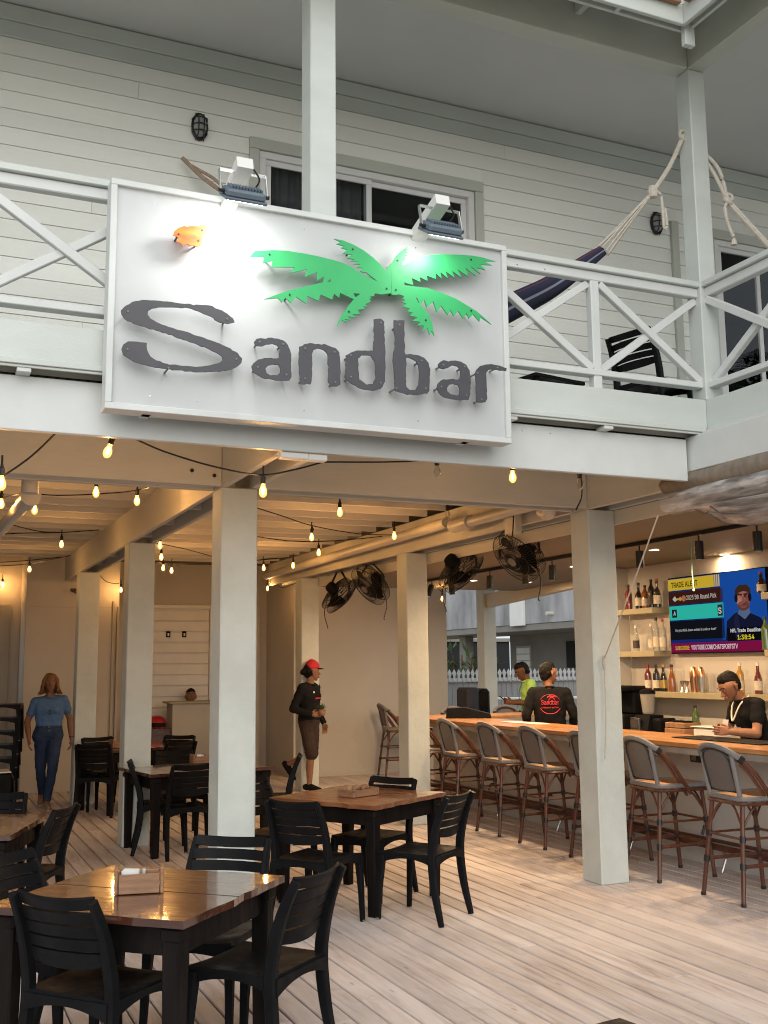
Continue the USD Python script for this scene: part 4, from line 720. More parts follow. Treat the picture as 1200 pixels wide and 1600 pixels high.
# ---------------------------------------------------------------- bistro stools
def make_stool(label, loc, rz):
    t = thing('bar_stool', label, 'bar stool', loc, rz, None)
    leg = {}
    for s in (-1, 1):
        f = [(s * 0.19, 0.19, 0.70), (s * 0.215, 0.26, 0.0)]; rr = [(s * 0.165, -0.20, 0.72), (s * 0.222, -0.285, 0.0)]
        leg[s, 1], leg[s, -1] = f, rr
        obj('front_leg', tube(f, 0.0165, 8), 'cane', t); obj('rear_leg', tube(rr, 0.0165, 8), 'cane', t)
        for q in (f, rr): obj('foot_cap', tube([q[1], np.array(q[1]) * 0.985 + np.array(q[0]) * 0.015 + [0, 0, 0.012]], 0.019, 8), 'blackmetal', t)
    P = lambda s, q, z: np.array(leg[s, q][0]) + (np.array(leg[s, q][1]) - np.array(leg[s, q][0])) * ((leg[s, q][0][2] - z) / leg[s, q][0][2])
    sq = lambda u, v: ((u - 0.5) * (0.40 + 0.03 * v), -0.20 + 0.42 * v, 0.735 - 0.012 * math.sin(math.pi * u) * math.sin(math.pi * v) + 0.012 * max(0, 0.15 - v))
    st = sheet(10, 10, sq, 0.02); obj('seat', st, 'seatpad', t, 40)
    rim = [(-0.205, -0.205), (0.205, -0.205), (0.222, 0.225), (-0.222, 0.225)]
    c = curve([(-0.19, -0.215, 0.727), (0, -0.225, 0.727), (0.19, -0.215, 0.727), (0.215, 0.0, 0.727), (0.218, 0.2, 0.727), (0.19, 0.235, 0.727), (0, 0.24, 0.722), (-0.19, 0.235, 0.727), (-0.218, 0.2, 0.727), (-0.215, 0.0, 0.727), (-0.19, -0.215, 0.727)], 4)[:-1]
    obj('seat_edge', sweep(c, rect(0.028, 0.036, 0.6), closed=True), 'wrap', t)
    obj('seat_ring', tube(c + [0, 0, -0.034], 0.014, 6, closed=True), 'cane', t)
    for z, r_, sides in ((0.45, 0.010, ((-1, 1, 1, 1), (-1, -1, 1, -1), (-1, 1, -1, -1), (1, 1, 1, -1))), (0.265, 0.015, ((-1, 1, 1, 1), (-1, 1, -1, -1), (1, 1, 1, -1)))):
        for a_, b_, c_, d_ in sides:
            zz = z - 0.06 * (z < 0.3 and b_ != d_) * 0
            obj('stretcher', tube([P(a_, b_, zz), P(c_, d_, zz)], r_, 6), 'cane', t)
        for s in (-1, 1):
            for q in (-1, 1):
                p = P(s, q, z); dd = unit(np.array(leg[s, q][1]) - np.array(leg[s, q][0])); obj('clamp', tube([p - dd * 0.022, p + dd * 0.022], 0.0225, 8), 'blackmetal', t)
    for (a_, b_), (c_, d_) in (((-1, 1), (1, 1)), ((-1, -1), (1, -1)), ((-1, 1), (-1, -1)), ((1, 1), (1, -1))):
        A_, B_ = P(a_, b_, 0.52), P(c_, d_, 0.52); mid = (P(a_, b_, 0.69) + P(c_, d_, 0.69)) / 2 + [0, 0, 0.0]
        for S_1, T_ in ((A_, B_), (B_, A_)):
            e = mid + (S_1 - T_) * 0.10; obj('curved_brace', tube(curve([S_1, S_1 * 0.45 + e * 0.55 + [0, 0, 0.035], e], 4), 0.009, 6), 'cane', t)
    # arms that sweep up into the arched back
    for s in (-1, 1):
        lo = curve([(s * 0.228, 0.055, 0.665), (s * 0.232, -0.01, 0.75), (s * 0.232, -0.12, 0.90), (s * 0.215, -0.215, 1.00)], 5)
        obj('arm_tube', tube(lo, 0.017, 8), 'cane', t); obj('arm_tube', tube(lo * [0.90, 1, 1] + [0, -0.02, -0.016], 0.013, 6), 'cane', t)
        obj('clamp', tube([(s * 0.2155, -0.213, 0.998), (s * 0.205, -0.243, 1.022)], 0.027, 8), 'blackmetal', t)
    ar = curve([(-0.213, -0.225, 1.006), (-0.19, -0.272, 1.045), (-0.12, -0.308, 1.085), (0, -0.325, 1.105), (0.12, -0.308, 1.085), (0.19, -0.272, 1.045), (0.213, -0.225, 1.006)], 5)
    obj('top_arch', tube(ar, 0.022, 8), 'wrap', t); obj('inner_arch', tube(ar * [0.92, 1, 1] + [0, 0.016, -0.026], 0.014, 6), 'blackmetal', t)
    for s in (-1, 1): obj('back_post', tube([(s * 0.165, -0.213, 0.72), (s * 0.172, -0.245, 0.86), (s * 0.165, -0.275, 1.045)], 0.018, 8), 'wrap', t)
    def pan(u, v):
        x = (2 * u - 1) * 0.145 * (1 if v < 0.72 else math.sqrt(max(0.0, 1 - ((v - 0.72) / 0.30) ** 2))); z = 0.775 + v * 0.305
        return (x, -0.218 - 0.085 * v - 0.012 * (1 - (2 * u - 1) ** 2), z)
    pn = sheet(10, 12, pan, 0.01); obj('back_panel', pn, 'textilene', t, 50)
    ed = [pan(0, v) for v in np.linspace(0, 1, 10)] + [pan(1, v) for v in np.linspace(1, 0, 10)]
    obj('panel_binding', tube(np.array(ed), 0.010, 6, closed=True), 'blackmetal', t)
    return t
ST = [(6.24, 'rattan bar stool at the right edge of the photo, nearest of the bar row'), (7.18, 'rattan bar stool just right of the big right-hand post, fully in view'),
      (7.98, 'rattan bar stool mostly hidden behind the big right-hand post'), (8.85, 'rattan bar stool immediately left of the big right-hand post'), (9.70, 'rattan bar stool in the middle of the row between the two right posts'),
      (10.60, 'rattan bar stool next to the centre post, in front of the bar outlet'), (11.50, 'rattan bar stool half hidden by the centre post, only its seat side shows')]
stool0 = None
for y, lb in ST:
    loc, rz = (5.70, y, 0), -math.pi / 2 + rnd.uniform(-0.06, 0.06)
    if stool0 is None: stool0 = make_stool(lb, loc, rz)
    else: copy_of(stool0, 'bar_stool', lb, loc, rz)
copy_of(stool0, 'bar_stool', 'rattan bar stool standing alone by the plaster wall left of the centre post', (7.0, 15.3, 0), -math.pi / 2 - 0.15)
for k, px in enumerate((683, 742, 822)):
    p = onz(px, 1098, 1.09); copy_of(stool0, 'bar_stool', ('tan-backed stool beyond the far bar counter, beside the plaster wall end', 'tan-backed stool beyond the far bar counter, behind the black till', 'tan-backed stool beyond the far bar counter, below the person in the lime shirt')[k], (7.05 + 0.85 * k, 13.25, 0), math.pi - 0.0)
# ================================================================ back bar: counter, shelves, bottles, television
bb = thing('back_bar_counter', 'olive back-bar counter under the shelves', 'counter')
obj('body', box(7.32, 7.855, 3.5, 10.45, 0.0, 0.90, 0.004), 'barface', bb, False); obj('top', box(7.27, 7.858, 3.5, 10.455, 0.901, 0.945, 0.006), 'olive', bb, False)
def shelf(label, y0, y1, z, d=0.24):
    t = thing('wall_shelf', label, 'shelf'); obj('board', box(BX - d, BX - 0.002, y0, y1, z - 0.065, z, 0.004), 'olive', t, False)
SH1, SH2, SH3 = 1.385, 1.84, 2.33
shelf('long olive wall shelf under the television', 3.6, 10.44, SH1)
shelf('short olive shelf holding clear bottles, left of the television', 9.72, 10.44, SH2); shelf('top short olive shelf holding dark bottles, left of the television', 9.72, 10.44, SH3)
shelf('olive shelf to the right of the television, lower one', 6.3, 8.02, SH2 - 0.02); shelf('olive shelf to the right of the television, upper one', 6.3, 8.02, SH3 + 0.05)
def glassm(n, c, rough=0.08): return usdkit.material(stage, '/World/Looks/' + n, {'p': ('principled_bsdf', {'base_color': c, 'roughness': rough, 'coat_weight': 1.0, 'specular_ior_level': 0.7})}, [], surface='p.BSDF')
BC = {'amber': glassm('amber_glass', (0.22, 0.07, 0.015)), 'red': glassm('red_glass', (0.16, 0.018, 0.012)), 'brown': glassm('brown_glass', (0.03, 0.012, 0.008)), 'dark': glassm('dark_glass', (0.008, 0.008, 0.008)), 'gold': glassm('gold_glass', (0.40, 0.22, 0.03)),
      'clear': usdkit.material(stage, '/World/Looks/clear_glass', {'t': ('transparent_bsdf', {'color': (0.8, 0.8, 0.78)}), 'p': ('principled_bsdf', {'base_color': (0.5, 0.48, 0.44), 'roughness': 0.06, 'coat_weight': 1.0}), 'm': ('mix_closure', {'fac': 0.45})}, [('t.BSDF', 'm.closure1'), ('p.BSDF', 'm.closure2')], surface='m.closure'),
      'green': glassm('green_glass', (0.07, 0.12, 0.03)), 'rose': glassm('rose_glass', (0.13, 0.025, 0.02))}
M['paper'] = pm('label_paper', (0.62, 0.56, 0.45), 0.7, 0.25, 30); M['darkpaper'] = pm('label_dark', (0.05, 0.04, 0.04), 0.6, 0.3, 30); M['redcap'] = pm('cap_red', (0.35, 0.02, 0.02), 0.4); M['goldcap'] = pm('cap_gold', (0.5, 0.34, 0.1), 0.35, metal=0.7); M['blackcap'] = pm('cap_black', (0.015, 0.015, 0.015), 0.4); M['whitecap'] = pm('cap_white', (0.7, 0.68, 0.62), 0.5)
def bottle(label, y, z, h=0.29, r=0.038, col='amber', lab='paper', cap='blackcap', x=None, style=0):
    t = thing('bottle', label, 'bottle', (x if x is not None else BX - 0.13, y, z + 0.001), 0.0, None)
    sh = 0.62 if style == 0 else 0.5
    prof = [(0, 0), (r * 0.95, 0), (r, 0.008), (r, h * sh), (r * 0.9, h * (sh + 0.05)), (r * 0.45, h * (sh + 0.16)), (r * 0.36, h * (sh + 0.22)), (r * 0.34, h * 0.95), (0, h * 0.95)]
    if style == 2: prof = [(0, 0), (r * 0.95, 0), (r, 0.01), (r * 1.02, h * 0.45), (r * 0.75, h * 0.6), (r * 0.42, h * 0.72), (r * 0.36, h * 0.95), (0, h * 0.95)]
    obj('glass', lathe(prof, 14), BC[col], t, 40); obj('cap', lathe([(0, h * 0.9), (r * 0.42, h * 0.9), (r * 0.42, h), (0, h)], 10), cap, t, 40)
    if lab: obj('paper_label', lathe([(r + 0.0012, h * 0.12), (r + 0.0014, h * 0.12), (r + 0.0014, h * (0.42 if style != 2 else 0.38)), (r + 0.0012, h * 0.42)], 14), lab, t, 40)
def yat(px, X=BX - 0.13): return onx(px, 1000, X)[1]
for px, h, c, lb, cap, st, txt in ((985, .30, 'red', None, 'blackcap', 0, 'red bottle at the left end of the top shelf'), (1001, .31, 'dark', 'paper', 'blackcap', 1, 'dark square-shouldered bottle with a pale label on the top shelf, second from its left end'), (1011, .27, 'amber', 'paper', 'blackcap', 0, 'short amber bottle in the middle of the top shelf'), (1021, .33, 'dark', 'darkpaper', 'blackcap', 0, 'tall dark bottle on the top shelf, left of the one with the large pale label'), (1030, .33, 'brown', 'paper', 'redcap', 1, 'brown bottle with a red cap and large pale label on the top shelf')):
    bottle(txt, yat(px), SH3, h, 0.042, c, lb, cap, None, st)
for px, h, c, lb, cap, st, txt in ((994, .30, 'clear', 'darkpaper', 'whitecap', 2, 'clear bottle with a dark label at the left end of the middle shelf'), (1018, .31, 'clear', 'paper', 'whitecap', 0, 'clear bottle with a pale label in the middle of the middle shelf'), (1026, .38, 'clear', 'paper', 'blackcap', 0, 'tall slim clear bottle with a black cap on the middle shelf'), (1036, .36, 'clear', 'paper', 'redcap', 0, 'clear bottle with a red-brown cap at the right end of the middle shelf')):
    bottle(txt, yat(px), SH2, h, 0.038, c, lb, cap, None, st)
for px, h, c, lb, cap, st, txt in ((1010, .30, 'rose', 'paper', 'redcap', 0, 'reddish bottle with a pale label, first on the long shelf under the television'), (1023, .30, 'dark', 'paper', 'blackcap', 0, 'black bottle with a pale label beside the reddish bottle on the long shelf'), (1034, .30, 'dark', 'goldcap', 'goldcap', 2, 'black bottle with a gold label on the long shelf'), (1047, .30, 'amber', None, 'blackcap', 2, 'amber bottle without label beside the jiggers on the long shelf'), (1153, .31, 'gold', 'paper', 'whitecap', 0, 'golden bottle with a white cap above the bartender'), (1181, .31, 'rose', 'paper', 'whitecap', 2, 'half-empty red bottle with a clear neck right of the golden bottle')):
    bottle(txt, yat(px), SH1, h, 0.04, c, lb, cap, None, st)
bottle('olive bottle with a yellow label on the back counter left of the bartender', onx(1086, 1100, 7.6)[1], 0.945, 0.31, 0.04, 'green', 'goldcap', 'blackcap', 7.6, 0)
bottle('brown bottle with a round white label on the upper right shelf beside the television', onx(1190, 920, 7.73)[1], SH3 + 0.05, 0.22, 0.045, 'brown', 'paper', 'redcap', None, 2)
bottle('green bottle on the lower right shelf beside the television', onx(1196, 985, 7.73)[1], SH2 - 0.02, 0.33, 0.042, 'green', None, 'blackcap', None, 0)
for px, txt in ((1063, 'small steel jigger on the long shelf next to the amber bottle'), (1070, 'small steel jigger on the long shelf next to the copper shaker')):
    t = thing('jigger', txt, 'jigger', (BX - 0.13, yat(px), SH1 + 0.001)); obj('cup', lathe([(0, 0), (0.028, 0), (0.007, 0.055), (0.03, 0.12), (0.027, 0.12), (0, 0.06)], 12), 'steel', t)
for px, mt_, txt in ((1081, 'copper', 'copper cocktail shaker, left one of the pair on the long shelf'), (1092, 'steel', 'steel cocktail shaker, right one of the pair on the long shelf')):
    t = thing('cocktail_shaker', txt, 'shaker', (BX - 0.13, yat(px), SH1 + 0.001)); obj('tin', lathe([(0, 0), (0.036, 0), (0.046, 0.17), (0, 0.17)], 14), mt_, t, 40); obj('lid', lathe([(0.044, 0.171), (0.042, 0.22), (0.026, 0.268), (0, 0.275)], 14), 'copper', t, 40)
# things on the back counter
cm = thing('coffee_machine', 'black coffee machine behind the right-hand post', 'coffee machine', (7.55, onx(980, 1090, 7.5)[1] + 0.02, 0.946)); obj('body', [box(-0.18, 0.18, -0.10, 0.28, 0.0, 0.18, 0.02), box(-0.02, 0.18, -0.10, 0.28, 0.18, 0.44, 0.02), box(-0.2, 0.18, -0.12, 0.30, 0.44, 0.50, 0.02)], 'black', cm, False)
obj('spout', tube([(-0.12, 0.1, 0.43), (-0.12, 0.1, 0.33)], 0.03, 10), 'blackmetal', cm); obj('handle', tube(curve([(-0.18, 0.05, 0.38), (-0.24, 0.0, 0.40), (-0.27, -0.08, 0.36)]), 0.013, 6), 'steel', cm); obj('drip_tray', box(-0.26, -0.181, 0, 0.24, 0.0, 0.05, 0.006), 'steel', cm, False)
yb_ = onx(1012, 1090, 7.45)[1]; bl = thing('blender', 'black bar blender with a clear jug and square control panel', 'blender', (7.45, yb_, 0.946))
obj('base', [mv(prism(Polygon([(-0.13, 0), (0.13, 0), (0.10, 0.19), (-0.08, 0.19)]), 0.26), (0, 0.13, 0), rx=math.pi / 2), box(-0.06, 0.18, -0.26, -0.10, 0, 0.16, 0.02)], 'black', bl, False)
obj('control_panel', box(-0.142, -0.115, -0.01, 0.15, 0.03, 0.16, 0.004), 'steel', bl, False); obj('dial', box(-0.146, -0.1425, 0.01, 0.13, 0.05, 0.14, 0.003), 'darkpaper', bl, False)
obj('jug', lathe([(0.055, 0.20), (0.065, 0.22), (0.085, 0.42), (0.081, 0.42), (0.06, 0.22), (0, 0.20)], 14), BC['clear'], bl, 40); obj('lid', lathe([(0, 0.421), (0.09, 0.421), (0.085, 0.46), (0.03, 0.475), (0, 0.475)], 14), 'black', bl, 40)
obj('power_lead', tube(curve([(0.1, -0.25, 0.04), (0.05, -0.32, 0.12), (0.0, -0.38, 0.02), (0.05, -0.46, 0.02)]), 0.01, 6), 'cable', bl)
bx_ = thing('tray_box', 'stacked wooden tray box with two black lids on the back counter', 'box', (7.5, onx(1066, 1110, 7.5)[1], 0.946)); obj('tray', [box(-0.12, 0.12, -0.16, 0.16, 0, 0.07, 0.006), box(-0.115, 0.115, -0.155, 0.155, 0.075, 0.13, 0.006)], 'boxwood', bx_, False); obj('lid', [disc((0, s * 0.07, 0.139), 0.06, 14, 0.016) for s in (-1, 1)], 'black', bx_, False)
nb_ = thing('ice_tub', 'pale translucent tub on the back counter beside the bartender', 'tub', (7.42, onx(1110, 1110, 7.42)[1], 0.946)); tub = sheet(1, 1, lambda u, v: (0, 0, 0)) if False else mv(trimesh.creation.cone(radius=0.1, height=0.1), (0, 0, 0)) if False else box(-0.10, 0.10, -0.17, 0.17, 0, 0.105, 0.02)
obj('tub', tub, 'whiteplastic', nb_, False); obj('rim', [box(-0.115, 0.115, -0.185, 0.185, 0.106, 0.115, 0.004)], 'whiteplastic', nb_, False)
# ---------------------------------------------------------------- television
tv = thing('television', 'wall-mounted television showing a sports programme with text panels', 'television'); TX = 7.77
ty1, ty0, tz0, tz1 = 9.60, 8.10, 1.815, 2.64      # left edge (far) .. right edge (near)
obj('bezel', [box(TX + 0.004, TX + 0.07, ty0 - 0.012, ty1 + 0.012, tz0 - 0.014, tz1 + 0.012, 0.004)], 'black', tv, False)
def scr(u0, u1, v0, v1, col, s=1.0, k=1, nm='screen_panel'):
    n = 'screen_%03d' % used.setdefault('scr', 0); used['scr'] += 1
    yy = lambda u: ty1 + (ty0 - ty1) * u
    return obj(nm, box(TX - 0.0012 * k, TX - 0.0012 * k + 0.0010, yy(u1), yy(u0), tz1 - (tz1 - tz0) * v1, tz1 - (tz1 - tz0) * v0, 0), glowm(n, col, s), tv, False)
def stx(s, u, v, h, col, k=3, fit=None, bold=True, st=1.0):
    n = 'screen_%03d' % used.setdefault('scr', 0); used['scr'] += 1
    t = text(s, h, 0.0008, bold, False, fit); P = t.vertices; yy = ty1 + (ty0 - ty1) * u
    t.vertices = np.stack([TX - 0.0012 * k - P[:, 2], yy - P[:, 0], tz1 - (tz1 - tz0) * v + P[:, 1]], 1); t.fix_normals()
    obj('screen_text', t, glowm(n, col, st), tv, False)
B_ = 0.42
obj('mount', box(TX + 0.071, BX - 0.001, 8.7, 9.0, 2.1, 2.4, 0.003), 'blackmetal', tv, False)
scr(0, 1, 0, 1, (0.008, 0.025, 0.16), B_, 0)
scr(0.56, 1, 0.0, 0.85, (0.010, 0.075, 0.36), B_, 1)
scr(0.0, 0.50, 0.01, 0.165, (0.62, 0.42, 0.03), B_, 1); 
for k in range(3): scr(0.505 + 0.02 * k, 0.518 + 0.02 * k, 0.01, 0.165, (0.55, 0.45, 0.25), B_, 1)
scr(0.0, 0.585, 0.185, 0.36, (0.045, 0.012, 0.008), B_, 1); scr(0.0, 0.585, 0.375, 0.565, (0.03, 0.50, 0.40), B_, 1); scr(0.0, 0.585, 0.58, 0.83, (0.006, 0.007, 0.010), B_, 1)
scr(0.0, 1, 0.875, 1, (0.22, 0.006, 0.055), B_, 1); scr(0.61, 0.965, 0.705, 0.87, (0.004, 0.004, 0.006), B_, 3); scr(0.03, 0.085, 0.42, 0.53, (0.01, 0.02, 0.02), B_, 2)
scr(0.525, 0.575, 0.40, 0.545, (0.02, 0.04, 0.05), B_, 2)
stx('TRADE ALERT', 0.035, 0.125, 0.058, (0.03, 0.02, 0.0), 2, 0.44, st=B_); stx('2025 5th Round Pick', 0.20, 0.305, 0.05, (0.6, 0.55, 0.5), 2, 0.48, False, st=B_)
stx('S', 0.532, 0.515, 0.062, (0.7, 0.6, 0.6), 3, None, st=B_); stx('A', 0.047, 0.50, 0.045, (0.4, 0.6, 0.55), 3, None, st=B_)
stx('Do you think Jones makes it a win or lose?', 0.06, 0.72, 0.028, (0.55, 0.55, 0.55), 2, 0.66, False, st=B_)
stx('NFL Trade Deadline', 0.645, 0.763, 0.036, (0.7, 0.7, 0.7), 4, 0.43, st=B_); stx('1:38:54', 0.71, 0.855, 0.046, (0.75, 0.62, 0.03), 4, 0.24, st=B_)
stx('SUBSCRIBE:', 0.05, 0.965, 0.042, (0.6, 0.42, 0.03), 2, 0.24, st=B_); stx('YOUTUBE.COM/CHATSPORTSTV', 0.225, 0.965, 0.048, (0.7, 0.62, 0.65), 2, 0.72, st=B_)
def spoly(pts, col, k, nm='screen_figure'):
    n = 'screen_%03d' % used.setdefault('scr', 0); used['scr'] += 1
    v = prism(Polygon(pts).buffer(0.012).buffer(-0.006), 0.0008); P = v.vertices
    v.vertices = np.stack([TX - 0.0012 * k - P[:, 2], ty1 + (ty0 - ty1) * P[:, 0], tz1 - (tz1 - tz0) * P[:, 1]], 1); v.fix_normals(); obj(nm, v, glowm(n, col, B_), tv, False)
el_ = lambda cx, cy, a, b, n=18: [(cx + a * math.cos(q), cy + b * math.sin(q)) for q in np.linspace(0, 2 * math.pi, n, endpoint=False)]
spoly([(0.60, 0.85), (0.62, 0.62), (0.69, 0.54), (0.76, 0.50), (0.84, 0.54), (0.93, 0.60), (0.985, 0.70), (0.985, 0.85)], (0.008, 0.010, 0.03), 2)
spoly([(0.73, 0.53), (0.76, 0.46), (0.83, 0.46), (0.84, 0.53), (0.79, 0.6)], (0.10, 0.14, 0.26), 3)
spoly(el_(0.785, 0.345, 0.062, 0.135), (0.36, 0.13, 0.10), 4); spoly(el_(0.785, 0.44, 0.052, 0.055), (0.12, 0.045, 0.035), 5); spoly(el_(0.757, 0.37, 0.026, 0.06), (0.47, 0.19, 0.15), 5); spoly([(0.782, 0.33), (0.792, 0.33), (0.800, 0.40), (0.778, 0.40)], (0.27, 0.085, 0.065), 6); spoly([(0.757, 0.445), (0.813, 0.445), (0.80, 0.462), (0.77, 0.462)], (0.25, 0.07, 0.06), 6); spoly([(0.72, 0.52), (0.69, 0.60), (0.70, 0.84), (0.74, 0.84)], (0.014, 0.016, 0.045), 3); spoly(el_(0.83, 0.36, 0.016, 0.08), (0.22, 0.07, 0.055), 5)
for s in (-1, 1): spoly([(0.785 + s * 0.012, 0.296), (0.785 + s * 0.040, 0.290), (0.785 + s * 0.040, 0.302), (0.785 + s * 0.012, 0.306)], (0.05, 0.02, 0.015), 6)
spoly([(0.72, 0.33), (0.715, 0.24), (0.75, 0.185), (0.82, 0.185), (0.855, 0.24), (0.85, 0.33), (0.835, 0.27), (0.79, 0.25), (0.74, 0.27)], (0.05, 0.022, 0.014), 5)
for s in (-1, 1): spoly(el_(0.785 + s * 0.024, 0.325, 0.010, 0.010, 8), (0.06, 0.02, 0.02), 5); spoly(el_(0.785 + s * 0.066, 0.34, 0.010, 0.045, 10), (0.008, 0.008, 0.012), 6)
spoly([(0.05, 0.28), (0.07, 0.25), (0.09, 0.29), (0.07, 0.31)], (0.5, 0.45, 0.4), 2); spoly([(0.10, 0.275), (0.13, 0.275), (0.13, 0.26), (0.15, 0.285), (0.13, 0.305), (0.13, 0.29), (0.10, 0.29)], (0.5, 0.3, 0.05), 2); spoly(el_(0.17, 0.28, 0.018, 0.035), (0.4, 0.14, 0.07), 2)
# ================================================================ ceiling lights of the bar
WARM = (1.0, 0.66, 0.36)
def disk_light(parent, loc, r, power, col=WARM, name='glow', cone=60.0):
    l = UsdLux.DiskLight.Define(stage, str(parent.GetPath()) + '/' + name); l.CreateRadiusAttr(r); l.CreateIntensityAttr(power); l.CreateColorAttr(Gf.Vec3f(*col)); l.AddTranslateOp().Set(Gf.Vec3d(*map(float, loc)))
    sh = UsdLux.ShapingAPI.Apply(l.GetPrim()); sh.CreateShapingConeAngleAttr(cone); sh.CreateShapingConeSoftnessAttr(0.6)
M['lampglow'] = glowm('downlight_glow', (1.0, 0.80, 0.52), 9.0)
for (px, py), txt in zip(((1022, 859), (1132, 866), (960, 889), (897, 885), (740, 907), (825, 909), (1000, 800), (1150, 790)), ('recessed downlight left of the tube lamp above the television', 'recessed downlight above the right half of the television', 'recessed downlight peeking out right of the big post', 'recessed downlight beside the nearest fan, left of the big post', 'recessed downlight behind the third fan', 'recessed downlight under the nearest fan', None, None)):
    if txt is None: continue
    p = onz(px, py, 2.838); t = thing('downlight', txt, 'downlight', (p[0], p[1], 2.838)); obj('trim_ring', lathe([(0.05, -0.006), (0.062, -0.006), (0.062, 0.0), (0.05, 0.0)], 18), 'whiteplastic', t); obj('lens', disc((0, 0, -0.002), 0.049, 18, 0.003), 'lampglow', t, False)
    disk_light(t, (0, 0, -0.012), 0.048, 320.0)
tr_ = thing('light_track', 'black ceiling track carrying tube spotlights above the bar', 'light track'); obj('rail', [box(6.18, 6.215, 8.9, 12.6, 2.80, 2.836, 0.003), box(6.18, 6.215, 4.0, 8.7, 2.80, 2.836, 0.003)], 'blackmetal', tr_, False)
for y, tx_, txt in ((8.05, 0.0, 'black tube spotlight on the track, above the top shelf of dark bottles'), (7.22, 0.0, 'black tube spotlight on the track, above the television'), (6.52, 0.0, 'black tube spotlight at the right edge of the photo'), (9.55, 0.0, 'black tube spotlight between the nearest fan and the big post'), (10.9, 0.05, 'black tube spotlight between the two right fans'), (10.1, 0.0, 'black tube spotlight behind the nearest fan'), (11.9, -0.1, 'black tube spotlight under the third fan'), (12.45, 0.35, 'tilted black tube spotlight at the far end of the track, beside the centre post')):
    t = thing('spotlight', txt, 'spotlight', (6.197, y, 2.80)); obj('stem', tube([(0, 0, 0), (0, 0, -0.05)], 0.008, 6), 'blackmetal', t)
    obj('tube', mv(lathe([(0.0, -0.005), (0.036, -0.005), (0.038, -0.01), (0.038, -0.165), (0.033, -0.165), (0.030, -0.13), (0, -0.13)], 16), (0, 0, -0.045), ry=tx_), 'blackmetal', t, 40)
    obj('lamp', mv(disc((0, 0, -0.150), 0.029, 14, 0.004), (0, 0, -0.045), ry=tx_), 'lampglow', t, False)
    disk_light(t, (0.0 + (-0.06 if tx_ > 0.2 else 0), 0, -0.216), 0.028, 1900.0, cone=30.0)
# ================================================================ fans hung from the beam
def fan(label, px, py, yaw, tilt, Xb=5.32, sc=1.0):
    c = onx(px, py, Xb); t = thing('hanging_fan', label, 'fan', c, yaw, None); R_ = 0.275 * sc
    T = lambda mesh: mv(mesh, rx=tilt)
    ring = lambda r, y: T(tube([(r * math.cos(q), y, r * math.sin(q)) for q in np.linspace(0, 2 * math.pi, 28, endpoint=False)], 0.0045, 5, closed=True))
    obj('cage_ring', [ring(R_, -0.05), ring(R_, 0.05), ring(R_ * 0.66, -0.09), ring(R_ * 0.33, -0.105), ring(R_ * 0.66, 0.085)], 'blackmetal', t)
    wires = []
    for k in range(56):
        q = k / 56 * 2 * math.pi; cq, sq_ = math.cos(q), math.sin(q)
        for s in (-1, 1): wires.append(sweep([(0.04 * cq, s * 0.108, 0.04 * sq_), (R_ * 0.66 * cq, s * 0.092, R_ * 0.66 * sq_), (R_ * cq, s * 0.05, R_ * sq_)], circ(0.0028, 3)))
    obj('cage_wires', T(cat(wires)), 'blackmetal', t, False, kind='stuff')
    for k in range(3):
        b_ = sheet(5, 5, lambda u, v: ((0.03 + u * (R_ - 0.07)) * math.cos((v - 0.5) * 1.35 + k * 2.094), 0.028 * (v - 0.5) * 2 * (0.6 + u), (0.03 + u * (R_ - 0.07)) * math.sin((v - 0.5) * 1.35 + k * 2.094)), 0.003); b_.fix_normals(); obj('blade', T(b_), 'black', t, 60)
    obj('badge', T(mv(lathe([(0, 0), (0.048, 0), (0.048, 0.008), (0, 0.012)], 18), (0, -0.106, 0), rx=math.pi / 2)), 'wrap', t)
    obj('motor', T(mv(lathe([(0, 0), (0.06, 0.0), (0.075, 0.03), (0.075, 0.12), (0.04, 0.15), (0, 0.15)], 16), (0, 0.20, 0), rx=math.pi / 2)), 'black', t)
    top = ZB - 0.003 - c[2]
    hh = R_ + 0.02
    obj('bracket', sweep([(-hh, 0, 0), (-hh, 0.0, 0.10), (-0.075, 0, top), (0.075, 0, top), (hh, 0, 0.10), (hh, 0, 0)], rect(0.008, 0.030), (0, 1, 0)), 'blackmetal', t, False)
    obj('pivot', [tube([(s * (R_ - 0.02), 0, 0), (s * (hh + 0.02), 0, 0)], 0.014, 8) for s in (-1, 1)], 'blackmetal', t)
    obj('lead', tube(curve([(0.05, 0.15, -0.05), (0.12, 0.16, -0.25), (0.15, 0.1, -0.42), (0.19, 0.08, -0.44)]), 0.006, 6), 'cable', t)
fan('black wire fan hung farthest back, left of the pair by the plaster wall', 530, 929, math.radians(95), math.radians(38), 5.12)
fan('black wire fan with a lit bulb beside it, right of the far pair', 579, 913, math.radians(-82), math.radians(38), 5.12)
fan('black wire fan just right of the centre post, over the far end of the bar', 720, 890, math.radians(95), math.radians(38), 5.28)
fan('black wire fan with a grey badge nearest the viewer, left of the big right-hand post', 811, 868, math.radians(-82), math.radians(38), 5.28)
